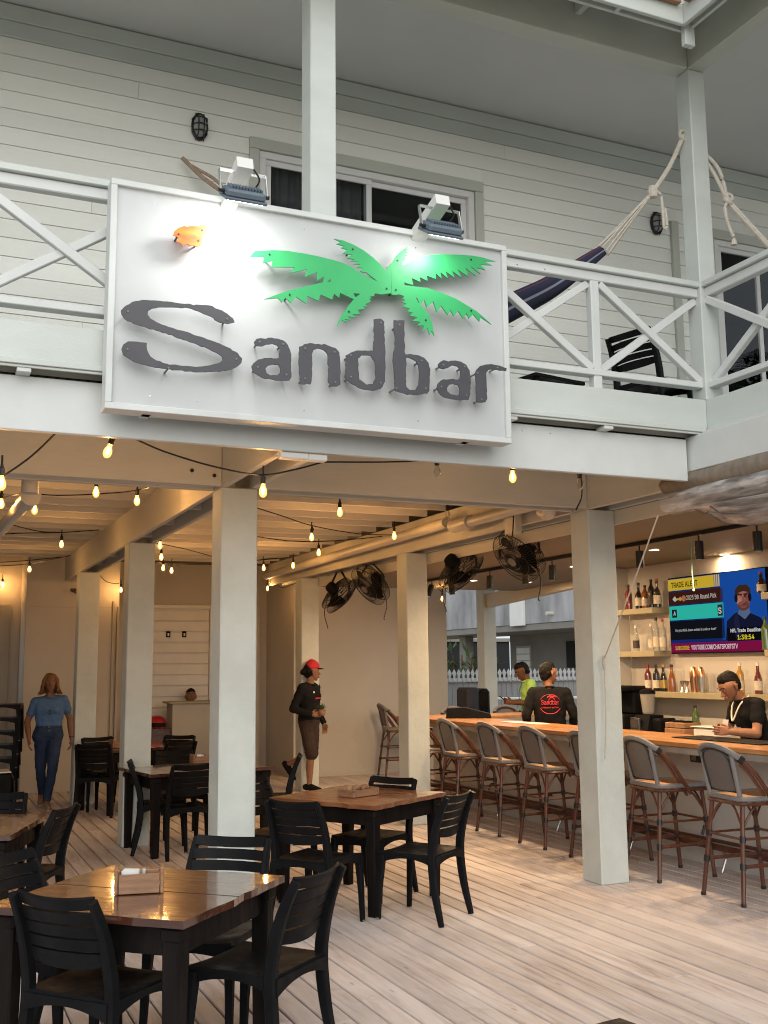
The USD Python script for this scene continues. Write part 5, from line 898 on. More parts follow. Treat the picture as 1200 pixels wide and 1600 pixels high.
# ================================================================ string lights
SOCK = lathe([(0, 0.062), (0.007, 0.062), (0.010, 0.045), (0.0155, 0.040), (0.0155, 0.0), (0.0, 0.0)], 10)
BULB = lathe([(0.012, 0.0), (0.014, -0.012), (0.023, -0.035), (0.0245, -0.05), (0.021, -0.066), (0.011, -0.078), (0, -0.081)], 10)
CORE = lathe([(0, -0.012), (0.008, -0.02), (0.0095, -0.04), (0.007, -0.058), (0, -0.064)], 8)
def string(label, cablepts, bulbs, loose=None):
    t = thing('string_light', label, 'string lights')
    obj('cable', [tube(curve(c, 5) if len(c) > 2 else sag(c[0], c[1], 0.03), 0.0055, 5) for c in cablepts], 'cable', t)
    for b in bulbs:
        c, on = b[0], b[1]; tilt = b[2] if len(b) > 2 else 0.0
        s = obj('bulb_socket', [mv(SOCK, c, ry=tilt), tube([c + np.array([0, 0, 0.06]), c + np.array([0.0, 0, 0.11])], 0.006, 5)], 'cable', t)
        obj('bulb', mv(BULB, c, ry=tilt), M['bulbglass'] if on else M['bulboff'], s, 60)
        if on: obj('filament', mv(CORE, c, ry=tilt), 'bulbcore', s, True)
Z1 = 3.0
def bp(x, y, z=2.94, on=True, tilt=0.0): return (onz(x, y, z) + np.array([0, 0, 0.045]), on, tilt)
def by(x, y, Y, on=True, tilt=0.0): return (ony(x, y, Y) + np.array([0, 0, 0.045]), on, tilt)
C = lambda *pts: [onz(x, y, z) for x, y, z in pts]
CY_ = lambda Y, *pts: [ony(x, y, Y) for x, y in pts]
string('string lights hung just behind the white fascia, the row nearest the viewer', [CY_(5.86, (-25, 762), (8, 742), (50, 712), (88, 676)), CY_(5.90, (165, 668), (174, 680), (205, 684), (255, 705), (330, 728), (405, 742), (455, 735), (505, 722)), CY_(5.90, (505, 722), (600, 722), (684, 720), (760, 722), (800, 728), (905, 735), (908, 742)), CY_(6.1, (908, 742), (909, 775), (900, 797))],
       [by(2, 756, 5.86), by(172, 707, 5.88, True, 0.3), by(411, 768, 5.90), by(683, 738, 5.90, False), by(801, 746, 5.90), by(906, 757, 5.90, False)])
string('string lights across the ceiling left of the nearest post, second row from the viewer', [C((-20, 785, 3.06), (32, 772, 3.07), (90, 774, 3.07), (150, 772, 3.08), (215, 766, 3.08), (262, 752, 3.09))], [bp(2, 788, 2.99), bp(54, 797, 2.97), bp(150, 770, 3.0), bp(214, 783, 2.99)])
string('string lights sagging across the ceiling at the far left', [C((-20, 836, 3.06), (35, 833, 3.05), (96, 832, 3.06), (155, 828, 3.07)), C((10, 818, 3.08), (60, 830, 3.06), (96, 832, 3.06))], [bp(96, 851, 2.97)])
string('string lights right of the nearest post, running behind the cross beam', [C((404, 768, 3.06), (470, 775, 3.06), (535, 778, 3.06), (650, 779, 3.08)), C((650, 779, 3.08), (700, 783, 3.1))], [bp(531, 801, 2.97), bp(699, 806, 3.0, False)])
string('string lights ending at the lit bulb on the inner beam above the centre post', [C((402, 794, 3.06), (440, 806, 3.05), (490, 822, 3.04), (560, 834, 3.05), (616, 836, 3.06)), C((488, 822, 3.04), (490, 826, 3.02))], [bp(487, 840, 2.96), bp(616, 838, 2.98)])
string('string lights with one bulb in the ceiling, mid-distance, right of the nearest post', [C((398, 838, 3.05), (450, 845, 3.04), (500, 846, 3.04), (560, 842, 3.05), (597, 838, 3.06))], [bp(498, 864, 2.95)])
string('string lights with two bulbs low in the view, right of the nearest post', [C((398, 876, 3.04), (440, 872, 3.04), (460, 870, 3.05)), C((380, 880, 3.04), (411, 874, 3.04), (440, 872, 3.04))], [bp(412, 888, 2.96), bp(458, 884, 2.97)])
string('string lights between the second post and the nearest post, upper row', [C((240, 848, 3.05), (290, 858, 3.04), (340, 872, 3.05)), C((180, 850, 3.05), (240, 848, 3.05))], [bp(250, 853, 2.97), bp(252, 871, 2.96)])
string('string lights between the second post and the nearest post, lower row', [C((200, 886, 3.04), (245, 879, 3.04), (268, 884, 3.03), (300, 882, 3.04), (340, 882, 3.04))], [bp(255, 888, 2.96), bp(268, 892, 2.95)])
string('string lights along the rear wall at the far left', [C((-20, 880, 3.05), (40, 876, 3.04), (100, 870, 3.05)), C((-20, 885, 3.05), (45, 881, 3.03), (110, 868, 3.05))], [bp(46, 890, 2.96), by(4, 914, 16.4)])
string('short string light drooping to the wall behind the third post', [CY_(15.4, (152, 894), (165, 908), (182, 912), (190, 909))], [by(189, 922, 15.5)])
string('string light hooked on the rear wall between nearest and fourth post', [CY_(15.5, (424, 893), (424, 905), (440, 918), (460, 912), (480, 905)), CY_(15.5, (424, 906), (419, 912))], [by(418, 920, 15.5)])
string('string light glowing behind the pair of far fans', [CY_(14.6, (500, 898), (530, 902), (548, 906))], [by(549, 912, 14.6)])
string('string light glowing beside the tilted spotlight past the centre post', [CY_(13.9, (668, 905), (680, 915), (690, 925))], [by(691, 936, 13.9)])
# ================================================================ pipes, conduit, awning, ropes
def pipe(label, pts, r, mat='pvc', collars=()):
    t = thing('drain_pipe', label, 'pipe'); obj('pipe', tube(pts, r, 12), mat, t)
    for a_, b_ in collars: obj('collar', tube([a_, b_], r * 1.35, 14), mat, t)
    return t
a_, b_ = onz(-30, 862, 2.96), onz(48, 775, 2.96)
pipe('white drain pipe with an open end under the ceiling at the far left', [a_, b_], 0.055, collars=((b_ * 0.93 + a_ * 0.07, b_ + (b_ - a_) * 0.005),)); t = thing('drain_pipe', 'vertical white drain pipe stub at the far left, behind the front beam', 'pipe'); c = ony(48, 740, 7.6); obj('pipe', tube([c + [0, 0, -0.14], c + [0, 0, 0.22]], 0.06, 12), 'pvc', t)
xp = 4.78
pipe('long white drain pipe running along the inner beam above the centre post', [(xp, 15.2, 3.06), (xp, 9.6, 3.10), (xp, 9.25, 3.11)], 0.055); pipe('white drain pipe with a wide collar and dark gasket above the bar', [(4.80, 9.1, 3.06), (4.80, 7.5, 3.06)], 0.05, collars=(((4.80, 9.15, 3.06), (4.80, 8.8, 3.06)),))
t = thing('drain_pipe', 'white pipe elbow behind the front beam near the right-hand post', 'pipe'); obj('pipe', tube(curve([(4.82, 7.45, 3.18), (4.82, 7.42, 3.03), (4.84, 7.50, 2.96), (4.86, 7.62, 3.0)]), 0.055, 12), 'pvc', t)
t = thing('junction_box', 'tall white junction box with a hanging lead on the inner beam', 'junction box', (4.885, 8.12, 2.96)); obj('box', box(-0.05, 0.015, -0.10, 0.10, -0.10, 0.19, 0.006), 'pvc', t, False); obj('lead', tube(curve([(-0.06, -0.08, 0.12), (-0.09, -0.13, 0.0), (-0.07, -0.06, -0.14), (-0.05, 0.06, -0.10)]), 0.007, 6), 'cable', t)
t = thing('conduit_box', 'white cable trunking under the fascia above the nearest post', 'cable trunking'); c = ony(476, 712, 5.62); obj('trunk', [box(c[0] - 0.145, c[0] + 0.02, 5.60, 5.67, 2.88, 2.915, 0.004), box(c[0] + 0.022, c[0] + 0.135, 5.602, 5.668, 2.878, 2.915, 0.004)], 'whiteplastic', t, False)
aw = thing('rolled_awning', 'rolled clear vinyl storm curtain with a tan canvas edge under the right fascia', 'awning')
ya = np.linspace(6.62, 2.0, 40)
def rollsurf(rad, zc, xc, seed, amp):
    def f(u, v):
        y = 5.88 - u * 4.6; q = v * 2 * math.pi; n_ = amp * (meshkit.fbm(np.array([[y * 1.6 + seed, math.cos(q) * 1.5, math.sin(q) * 1.5]]))[0] - 0.5)
        return (xc + (rad[0] + n_) * math.cos(q), y, zc(u) + (rad[1] + n_) * math.sin(q))
    m_ = sheet(60, 22, f); m_.merge_vertices(); m_.fix_normals(); return m_
obj('canvas_roll', rollsurf((0.095, 0.080), lambda u: 2.935 - 0.02 * math.sin(u * 3), 4.82, 1.0, 0.05), 'canvas', aw, True)
obj('vinyl_roll', rollsurf((0.12, 0.085), lambda u: 2.815 - 0.015 * u, 4.83, 5.0, 0.022), 'vinyl', aw, True)
for k, (y0, x_, z_) in enumerate(((5.62, 4.88, 2.725), (5.42, 4.91, 2.675), (5.52, 4.97, 2.65))):
    fold = sheet(40, 14, lambda u, v: (x_ - 0.14 + 0.30 * v + 0.02 * math.sin(7 * v + 3 * u), y0 - 4.3 * u, z_ - 0.055 * math.sin(math.pi * v) - 0.03 * (meshkit.fbm(np.array([[u * 5 + k * 3, v * 2.5, 0.3]]))[0] - 0.5) * 2 + 0.05 * max(0, 0.06 - u) / 0.06), 0.010)
    obj('vinyl_fold', fold, 'vinyl', aw, True)
    e_ = fold.vertices[:15]; obj('canvas_hem', sweep(e_, rect(0.035, 0.018, 0.5), (0, 1, 0)), 'canvas', aw, True)
rp = thing('tie_rope', 'thin white rope tied from the awning to the big right-hand post and hanging down it', 'rope')
p0 = ony(1028, 806, 5.8); p1 = ony(944, 1030, PY - 0.012); p2 = ony(946, 1185, PY - 0.012)
obj('rope', [tube(sag(p0, p1, 0.01), 0.006, 6), tube(curve([p1, p1 * 0.5 + p2 * 0.5 + [0.012, 0, 0.02], p2]), 0.005, 6)], 'rope', rp); obj('knot', [lathe([(0, -0.09), (0.008, -0.08), (0.016, -0.02), (0.014, 0.02), (0, 0.03)], 8).apply_translation(p1)], 'rope', rp)
rb = thing('ribbon', 'pale green ribbon hanging from the ceiling in front of the television', 'ribbon'); q0, q1 = onx(1080, 845, 6.35), onx(1084, 922, 6.35)
obj('ribbon', sweep(curve([q0, (q0 + q1) / 2 + [0, 0.01, 0], q1]), rect(0.012, 0.003), (1, 0, 0)), pm('mint_ribbon', (0.25, 0.5, 0.42), 0.6), rb, True); obj('end_knot', trimesh.creation.icosphere(1, 0.012).apply_translation(q1), 'rope', rb)
# ================================================================ host counter and odds by the rear wall
hc = thing('host_counter', 'grey-brown service counter in front of the shutter door', 'counter', (0, 0, 0)); obj('body', box(3.62, 4.55, 16.2, 16.6, 0, 1.16, 0.006), 'walldim', hc, False); obj('top', box(3.56, 4.58, 16.15, 16.65, 1.161, 1.19, 0.004), 'olive', hc, False); obj('side_cabinet', box(3.2, 3.60, 16.2, 16.6, 0, 0.80, 0.006), 'tabletop', hc, False)
hl = thing('red_helmet', 'shiny red rounded helmet on the low cabinet beside the grey-brown counter', 'helmet', (3.42, 16.38, 0.801)); hs = trimesh.creation.icosphere(3, 0.15); hs.vertices[:, 2] = np.maximum(hs.vertices[:, 2], -0.05) * 0.95; hs.apply_translation([0, 0, 0.05]); obj('shell', hs, pm('red_gloss', (0.35, 0.01, 0.02), 0.15, coat=1.0), hl, True); obj('visor', mv(sheet(8, 3, lambda u, v: (0.154 * math.cos(-2.4 + u * 1.7), 0.154 * math.sin(-2.4 + u * 1.7), 0.02 + v * 0.06), 0.004)), 'black', hl, True)
# dark wheeled trolley in front of the stacked chairs
tz = thing('speaker_trolley', 'tall black box on a wheeled base at the left edge, beside the stacked chairs', 'trolley', (0.93, 13.35, 0)); obj('case', box(-0.35, 0.16, -0.2, 0.2, 0.10, 0.52, 0.02), 'black', tz, False); obj('wheel', [mv(trimesh.creation.cylinder(radius=0.055, height=0.03, sections=16), (0.20, 0.1 * s, 0.056), ry=math.pi / 2) for s in (-1, 1)], 'black', tz); obj('handle', tube(curve([(0.16, 0, 0.50), (0.20, 0, 0.40), (0.21, 0, 0.2), (0.20, 0, 0.11)]), 0.012, 6), 'blackmetal', tz); obj('lid_stripe', box(-0.35, 0.15, -0.205, 0.205, 0.521, 0.535, 0.003), 'whiteplastic', tz, False)
# ================================================================ outside beyond the bar
nbx = thing('neighbour_building', 'grey concrete building with a stained balcony parapet seen beyond the bar', 'building'); M['stained'] = pm('stained_concrete', (0.42, 0.42, 0.43), 0.85, 0.5, 1.3, 0.3, 14, stretch=(1, 1, 0.35), col2=(0.20, 0.20, 0.205), obj=False); M['nbwall'] = pm('neighbour_wall', (0.24, 0.225, 0.205), 0.85, 0.2, 1.0, 0.2, 20, obj=False)
X0 = 15.0
obj('parapet', box(X0, X0 + 0.15, 18.0, 34.0, 2.78, 5.2, 0), 'stained', nbx, False); obj('balcony_slab', box(X0 + 0.02, X0 + 2.2, 18.0, 34.0, 2.60, 2.775, 0.01), 'nbwall', nbx, False)
obj('wall', box(X0 + 2.1, X0 + 2.3, 18.0, 28.9, 0, 2.6, 0), 'nbwall', nbx, False); obj('column', box(X0 + 0.5, X0 + 0.8, 28.9, 29.3, 0, 2.6, 0.02), 'nbwall', nbx, False)
pz = onx(808, 955, X0 - 0.05); obj('downpipe_cover', box(X0 - 0.09, X0 - 0.001, pz[1] - 0.35, pz[1] + 0.35, 2.74, 4.4, 0.01), 'whiteplastic', nbx, False)
wv = [onx(808, 1012, X0 + 2.05), onx(829, 1040, X0 + 2.05)]; lw = obj('louvre_window', box(X0 + 2.06, X0 + 2.099, wv[1][1] - 0.03, wv[0][1] + 0.08, 1.4, 2.27, 0), 'walldim', nbx, False)
for k in range(4): obj('louvre', box(X0 + 2.02, X0 + 2.058, wv[1][1], wv[0][1], 1.43 + k * 0.2, 1.43 + k * 0.2 + 0.18, 0.006), 'whiteplastic', lw, False)
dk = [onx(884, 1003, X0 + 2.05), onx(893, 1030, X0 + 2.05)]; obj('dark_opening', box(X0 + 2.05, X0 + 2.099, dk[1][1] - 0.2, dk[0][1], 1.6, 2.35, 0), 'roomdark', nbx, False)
obj('drain_spout', [mv(trimesh.creation.cylinder(radius=0.05, height=0.2, sections=10), (X0 - 0.1, onx(px, 965, X0)[1], z_), ry=math.pi / 2) for px, z_ in ((864, 3.0), (771, 2.95))], 'pvc', nbx)
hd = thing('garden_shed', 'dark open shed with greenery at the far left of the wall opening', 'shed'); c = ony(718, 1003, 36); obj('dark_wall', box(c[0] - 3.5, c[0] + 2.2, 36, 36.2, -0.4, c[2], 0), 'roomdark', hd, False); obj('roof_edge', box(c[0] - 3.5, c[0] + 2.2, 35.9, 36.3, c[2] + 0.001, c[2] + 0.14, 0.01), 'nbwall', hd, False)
M['leaf'] = pm('leaf_green', (0.05, 0.10, 0.025), 0.5, 0.5, 6, perobj=0.2)
sb = thing('shrub', 'dark green shrub behind the picket fence', 'shrub', (0, 0, 0)); lf = []; rr_ = np.random.default_rng(6); c = ony(722, 1040, 27)
for k in range(260):
    o = rr_.normal(0, 1, 3) * [0.55, 0.4, 0.28] - [0, 0, 0.35]; d = unit(rr_.normal(0, 1, 3)); s_, u_ = frame_at(d); b0 = c + o; L_ = rr_.uniform(0.2, 0.45)
    lf.append(trimesh.Trimesh([b0 - s_ * 0.04, b0 + d * L_ * 0.5 - s_ * 0.06, b0 + d * L_, b0 + d * L_ * 0.5 + s_ * 0.06], [(0, 1, 2), (0, 2, 3)], process=False))
obj('foliage', lf, 'leaf', sb, False); obj('stem', [taper([c + [0, 0, -1.8], c + [dx_, 0, 0.3]], [0.05, 0.02], 6) for dx_ in (-0.3, 0, 0.35)], 'cane', sb)
M['fencewhite'] = pm('fence_white', (0.42, 0.42, 0.43), 0.6, 0.2, 3); fc = thing('picket_fence', 'white-topped picket fence with grey boarding beyond the bar', 'fence'); FYc = 19.0
for k in range(40):
    x_ = 9.5 + k * 0.105; obj('picket', mv(prism(Polygon([(-0.03, 0), (0.03, 0), (0.02, 0.10), (0.045, 0.16), (0.0, 0.24), (-0.045, 0.16), (-0.02, 0.10)]), 0.02), (x_, FYc, 1.38), rx=math.pi / 2), 'fencewhite', fc, False)
obj('top_rail', box(9.4, 13.7, FYc + 0.001, FYc + 0.05, 1.36, 1.44, 0.004), 'fencewhite', fc, False); M['fencegrey'] = pm('fence_grey', (0.25, 0.25, 0.25), 0.7, 0.25, 2, stretch=(4, 1, 0.5))
for k in range(34): obj('board', box(9.4 + k * 0.126, 9.52 + k * 0.126, FYc + 0.052, FYc + 0.07, -0.35, 1.35, 0.004), 'fencegrey', fc, False)
hr = thing('hand_rail', 'white tubular handrail on posts in front of the picket fence', 'handrail'); obj('rail', tube([(8.9, 16.9, 1.10), (13.4, 16.9, 1.06)], 0.025, 8), 'whiteplastic', hr); obj('rail', tube([(8.9, 16.9, 0.62), (13.4, 16.9, 0.60)], 0.02, 8), 'whiteplastic', hr)
for k in range(3): obj('rail_post', tube([(9.4 + 1.8 * k, 16.9, 0.0 - 0.4), (9.4 + 1.8 * k, 16.9, 1.09)], 0.025, 8), 'whiteplastic', hr)
c = onz(730, 1108, 0.9); sp = thing('covered_speaker', 'dark blue upright padded case behind the till at the far end of the bar', 'case', (7.95, 14.6, 0)); obj('case', box(-0.2, 0.02, -0.2, 0.2, 0.0, 1.36, 0.04), pm('navy_case', (0.02, 0.025, 0.045), 0.6, 0.3, 5), sp, False); obj('case', box(0.03, 0.22, -0.18, 0.18, 0.0, 1.34, 0.05), 'black', sp, False)
# ================================================================ people
SK = lambda n, c: pm(n, c, 0.55, 0.15, 9, 0.05, 120, col2=tuple(v * 0.86 for v in c), spec=0.25)
M['eyewhite'] = pm('eye_white', (0.30, 0.27, 0.25), 0.5, spec=0.2)
def V3(*a): return np.array(a, float)
def rotz(v, a): c, s = math.cos(a), math.sin(a); return np.array([c * v[0] - s * v[1], s * v[0] + c * v[1], v[2]])
def person(label, loc, rz, J, skin, shirt=None, trousers=None, hair=None, hairmat=None, s=1.0, sleeve='short', legs='long', head_yaw=0.0, head_pitch=0.0, shoes=None, female=False, wide=1.0, extra=None, group=None):
    t = thing('person', label, 'person', loc, rz)
    D = dict(H=(0, 0.015, 1.585), N=(0, -0.005, 1.44), C=(0, 0, 1.27), W=(0, 0, 1.06), P=(0, 0, 0.92), sR=(0.175, -0.005, 1.375), sL=(-0.175, -0.005, 1.375), eR=(0.225, -0.02, 1.10), eL=(-0.225, -0.02, 1.10), wR=(0.235, 0.06, 0.865), wL=(-0.235, 0.06, 0.865),
             hR=(0.09, 0, 0.90), hL=(-0.09, 0, 0.90), kR=(0.095, 0.02, 0.49), kL=(-0.095, 0.02, 0.49), aR=(0.095, -0.01, 0.085), aL=(-0.095, -0.01, 0.085), fR=(0.02, 0.17, -0.05), fL=(-0.02, 0.17, -0.05), gR=(0, 0.05, -1), gL=(0, 0.05, -1), curl=0.5)
    D.update(J); D = {k: (np.array(v, float) if not np.isscalar(v) else v) for k, v in D.items()}
    X = unit(D['sR'] - D['sL']); w = wide
    def hd(p):                                        # a head-local point: x right, y forward, z up from the head's centre
        p = np.array(p, float); c, q = math.cos(head_pitch), math.sin(head_pitch); p = V3(p[0], c * p[1] + q * p[2], -q * p[1] + c * p[2]); return D['H'] + rotz(p, head_yaw)
    chest = lambda g: [(D['C'] + X * o * w + V3(0, 0.012 * (o == 0), 0), 0.098 * g) for o in (-0.075, 0, 0.075)]
    waist = lambda g: [(D['W'] + X * o * w, (0.084 if female else 0.092) * g) for o in (-0.06, 0, 0.06)]
    pelvis = lambda g: [(D['P'] + X * o * w, (0.104 if female else 0.096) * g) for o in (-0.075, 0, 0.075)]
    shl = lambda g: [(D['sR'] * 0.9 + D['sL'] * 0.1, 0.062 * g), (D['sL'] * 0.9 + D['sR'] * 0.1, 0.062 * g), (D['N'] - V3(0, 0, 0.05), 0.06 * g)]
    torso = lambda g: [chest(g) + waist(g), waist(g) + pelvis(g), chest(g) + shl(g)]
    arm = lambda q, g: [[(D['s' + q], 0.057 * g), (D['e' + q], 0.042 * g)]]
    fore = lambda q, g: [[(D['e' + q], 0.041 * g), (D['e' + q] * 0.6 + D['w' + q] * 0.4, 0.041 * g), (D['w' + q], 0.027 * g)]]
    thigh = lambda q, g: [[(D['h' + q], 0.088 * g), (D['k' + q], 0.056 * g)]]
    shin = lambda q, g: [[(D['k' + q], 0.054 * g), (D['k' + q] * 0.65 + D['a' + q] * 0.35 + V3(0, -0.015, 0), 0.053 * g), (D['a' + q], 0.034 * g)]]
    bones = torso(0.93) + [[(D['N'] - V3(0, 0, 0.03), 0.056), (hd((0, -0.02, -0.075)), 0.05)]]
    for q in 'RL': bones += arm(q, 0.92) + fore(q, 1.0) + thigh(q, 0.9) + shin(q, 0.95)
    # head
    bones += [[(hd((0, -0.022, 0.035)), 0.088), (hd((0, 0.012, 0.028)), 0.082), (hd((0, 0.022, -0.03)), 0.064), (hd((0, 0.05, -0.075)), 0.030)], [(hd((0, 0.075, -0.028)), 0.022), (hd((0, 0.062, -0.088)), 0.022)]]
    for q in 'RL':
        f = D['f' + q]; a = D['a' + q]; bones += [[(a + V3(0, 0, -0.02), 0.036), (a + f * 0.75, 0.030), (a + f * 1.0, 0.022), (a - f * 0.28 + V3(0, 0, -0.045), 0.032)]]
    u = to_tri(Manifold.compose([]) if False else None) if False else None
    sm = blob([[(np.array(c), r) for c, r in b] for b in bones], 0.028, 6)
    # features and hands join the smooth body
    fine = [hull([(hd((0, 0.088, 0.022)), 0.008), (hd((0, 0.112, -0.016)), 0.013), (hd((0.014, 0.098, -0.022)), 0.009), (hd((-0.014, 0.098, -0.022)), 0.009)]),
            hull([(hd((0.024, 0.092, -0.052)), 0.006), (hd((0, 0.099, -0.050)), 0.008), (hd((-0.024, 0.092, -0.052)), 0.006)]), hull([(hd((0.02, 0.090, -0.063)), 0.006), (hd((0, 0.097, -0.063)), 0.008), (hd((-0.02, 0.090, -0.063)), 0.006)])]
    for sx in (-1, 1): fine.append(hull([(hd((sx * 0.086, -0.012, 0.022)), 0.014), (hd((sx * 0.083, -0.005, -0.022)), 0.010), (hd((sx * 0.092, -0.022, 0.012)), 0.011)])); fine.append(hull([(hd((sx * 0.018, 0.088, 0.041)), 0.008), (hd((sx * 0.05, 0.074, 0.042)), 0.007)]))
    for q, sx in (('R', 1), ('L', -1)):
        d = unit(D['g' + q]); wr = D['w' + q]; across = np.array(D.get('x' + q, V3(0, 1, 0)), float); across = unit(across - d * np.dot(across, d)); n_ = np.cross(d, across) * sx
        pc = wr + d * 0.045
        fine.append(hull([(wr, 0.022), (pc + across * 0.028 + d * 0.03, 0.013), (pc - across * 0.028 + d * 0.03, 0.013), (pc + across * 0.02 - d * 0.02, 0.015), (pc - across * 0.02 - d * 0.02, 0.015)]))
        cu = D['curl']
        for k, (o, L) in enumerate(((0.031, 0.068), (0.0105, 0.078), (-0.0105, 0.073), (-0.030, 0.056))):
            b0 = pc + across * o + d * 0.034; p = b0; ang = 0.15; 
            for jj, fr in enumerate((0.45, 0.32, 0.23)):
                ang += cu * (0.35 + 0.05 * k); p2 = p + (d * math.cos(ang) - n_ * math.sin(ang) + across * o * 1.5) * L * fr
                fine.append(hull([(p, 0.0095 - 0.001 * jj), (p2, 0.0088 - 0.001 * jj)])); p = p2
        b0 = pc + across * 0.03 - d * 0.03; p1 = b0 + across * 0.022 + d * 0.022 - n_ * 0.012; p2 = p1 + d * 0.026 - n_ * 0.012 + across * 0.004; fine += [hull([(b0, 0.013), (p1, 0.0115)]), hull([(p1, 0.0115), (p2, 0.009)])]
    bm = Manifold(MMesh(vert_properties=np.array(sm.vertices, np.float32), tri_verts=np.array(sm.faces, np.uint32)))
    for f in fine: bm = bm + f
    body = to_tri(bm); S_ = lambda m_: (m_.apply_scale(s), m_)[1]
    obj('body', S_(body), SK('skin_%03d' % used.setdefault('skin', 0), skin), t, 60); used['skin'] += 1
    for sx in (-1, 1):
        obj('eye', S_(trimesh.creation.icosphere(2, 0.0100).apply_translation(hd((sx * 0.031, 0.0795, 0.024)))), 'eyewhite', t, True)
        obj('iris', S_(trimesh.creation.icosphere(1, 0.0070).apply_translation(hd((sx * 0.031, 0.0838, 0.024)))), 'blackcap', t, True)
        obj('eyebrow', S_(tube([hd((sx * 0.016, 0.0965, 0.049)), hd((sx * 0.034, 0.091, 0.053)), hd((sx * 0.055, 0.078, 0.047))], 0.0035, 5)), hairmat or 'blackcap', t, True)
    lip = [tube([hd((-0.02, 0.0975, -0.056)), hd((0, 0.1055, -0.055)), hd((0.02, 0.0975, -0.056))], 0.0042, 5)]
    M.setdefault('lip', pm('lip_tone', (0.20, 0.07, 0.055), 0.5)); obj('lips', S_(lip[0]), 'lip', t, True)
    if trousers:
        b = [pelvis(1.06) + [(c, r * 1.03) for c, r in waist(1.0)] if female else pelvis(1.08)]
        for q in 'RL':
            b += [[(D['h' + q], 0.098), (D['k' + q], 0.066 if legs == 'long' else 0.082)], [(D['h' + q], 0.108 if female else 0.098), (D['P'], 0.1)]]
            if legs == 'long': b += [[(D['k' + q], 0.064), (D['k' + q] * 0.6 + D['a' + q] * 0.4 + V3(0, -0.012, 0), 0.060), (D['a' + q] + V3(0, 0, 0.0), 0.047 if female else 0.06)]]
            else: b += [[(D['k' + q], 0.082), (D['k' + q] * 0.98 + D['a' + q] * 0.02, 0.084)]]
        tm = blob(b, 0.022, 4); v_ = tm.vertices; tm.vertices = v_ + tm.vertex_normals * ((meshkit.fbm(v_ * [8, 8, 19]) - 0.5) * 0.020)[:, None]; obj('trousers' if legs == 'long' else 'shorts', S_(tm), trousers, t, True)
    if shirt:
        b = [chest(1.10) + waist(1.12), chest(1.10) + [(c, r * 1.1) for c, r in shl(1.0)]] + ([waist(1.12) + [(c + V3(0, 0, 0.04), r) for c, r in pelvis(1.1)]] if not female else [[(c - V3(0, 0, 0.02), r * 1.10) for c, r in waist(1.0)] + waist(1.1)])
        if female: b += [[(D['C'] + X * o + V3(0, 0.062, -0.015), 0.062) for o in (-0.065, 0.065)]]
        for q in 'RL':
            e = D['e' + q] if sleeve == 'long' else D['s' + q] * 0.42 + D['e' + q] * 0.58
            b += [[(D['s' + q], 0.069), (e, 0.058)]]
            if sleeve == 'long': b += [[(e, 0.056), (D['e' + q] * 0.08 + D['w' + q] * 0.92, 0.042)]]
        sh = blob(b, 0.022, 4); v_ = sh.vertices; nn = meshkit.fbm(v_ * [7, 7, 16]) - 0.5; rg = 1 - np.abs(2 * meshkit.noise(v_ * [10, 10, 17] + 3.1) - 1); sh.vertices = v_ + sh.vertex_normals * (nn * 0.022 - 0.010 * (1 - rg) ** 0.5 + 0.004)[:, None]
        so = obj('shirt', S_(sh), shirt, t, True)
        obj('collar', S_(mv(trimesh.creation.torus(0.066, 0.012, 20, 8), D['N'] + V3(0, 0.012, -0.012), rx=-0.25)), shirt, t, True)
    if shoes:
        for q in 'RL':
            a = D['a' + q]; f = D['f' + q]
            obj('shoe', S_(blob([[(a + V3(0, 0, -0.01), 0.046), (a + f * 0.8 + V3(0, 0, -0.01), 0.041), (a + f * 1.12, 0.03), (a - f * 0.35 + V3(0, 0, -0.04), 0.042)]], 0.025, 3)), shoes, t, True)
            fl = f * [1, 1, 0]; fl = f
            obj('sole', S_(blob([[(a - f * 0.35 + V3(0, 0, -0.068), 0.022), (a + f * 1.15 + V3(0, 0, -0.018), 0.016), (a + f * 0.5 + V3(0, 0, -0.05), 0.03)]], 0.03, 2)), 'whitecap', t, True)
    if hair: hair(t, hd, S_, hairmat)
    if extra: extra(t, hd, S_, D)
    return t
M['hairblack'] = pm('black_hair', (0.008, 0.007, 0.007), 0.6, 0.3, 30, 0.6, 150, stretch=(1, 1, 0.2), spec=0.15); M['hairbrown'] = pm('brown_hair', (0.11, 0.05, 0.022), 0.55, 0.6, 25, 0.7, 120, stretch=(1, 1, 0.15), col2=(0.27, 0.15, 0.065), spec=0.2)
def short_hair(t, hd, S_, mt):
    b = [[(hd((0, -0.038, 0.056)), 0.086), (hd((0, 0.002, 0.078)), 0.071), (hd((0, -0.058, 0.02)), 0.070)], [(hd((0, 0.022, 0.094)), 0.052), (hd((0, 0.0, 0.09)), 0.062)], [(hd((-0.036, -0.042, 0.01)), 0.058), (hd((0.036, -0.042, 0.01)), 0.058), (hd((0, -0.062, -0.03)), 0.052)]]
    h = blob(b, 0.02, 3); h.vertices += h.vertex_normals * ((meshkit.noise(h.vertices * 55) - 0.5) * 0.012)[:, None]; obj('hair', S_(h), mt, t, True)
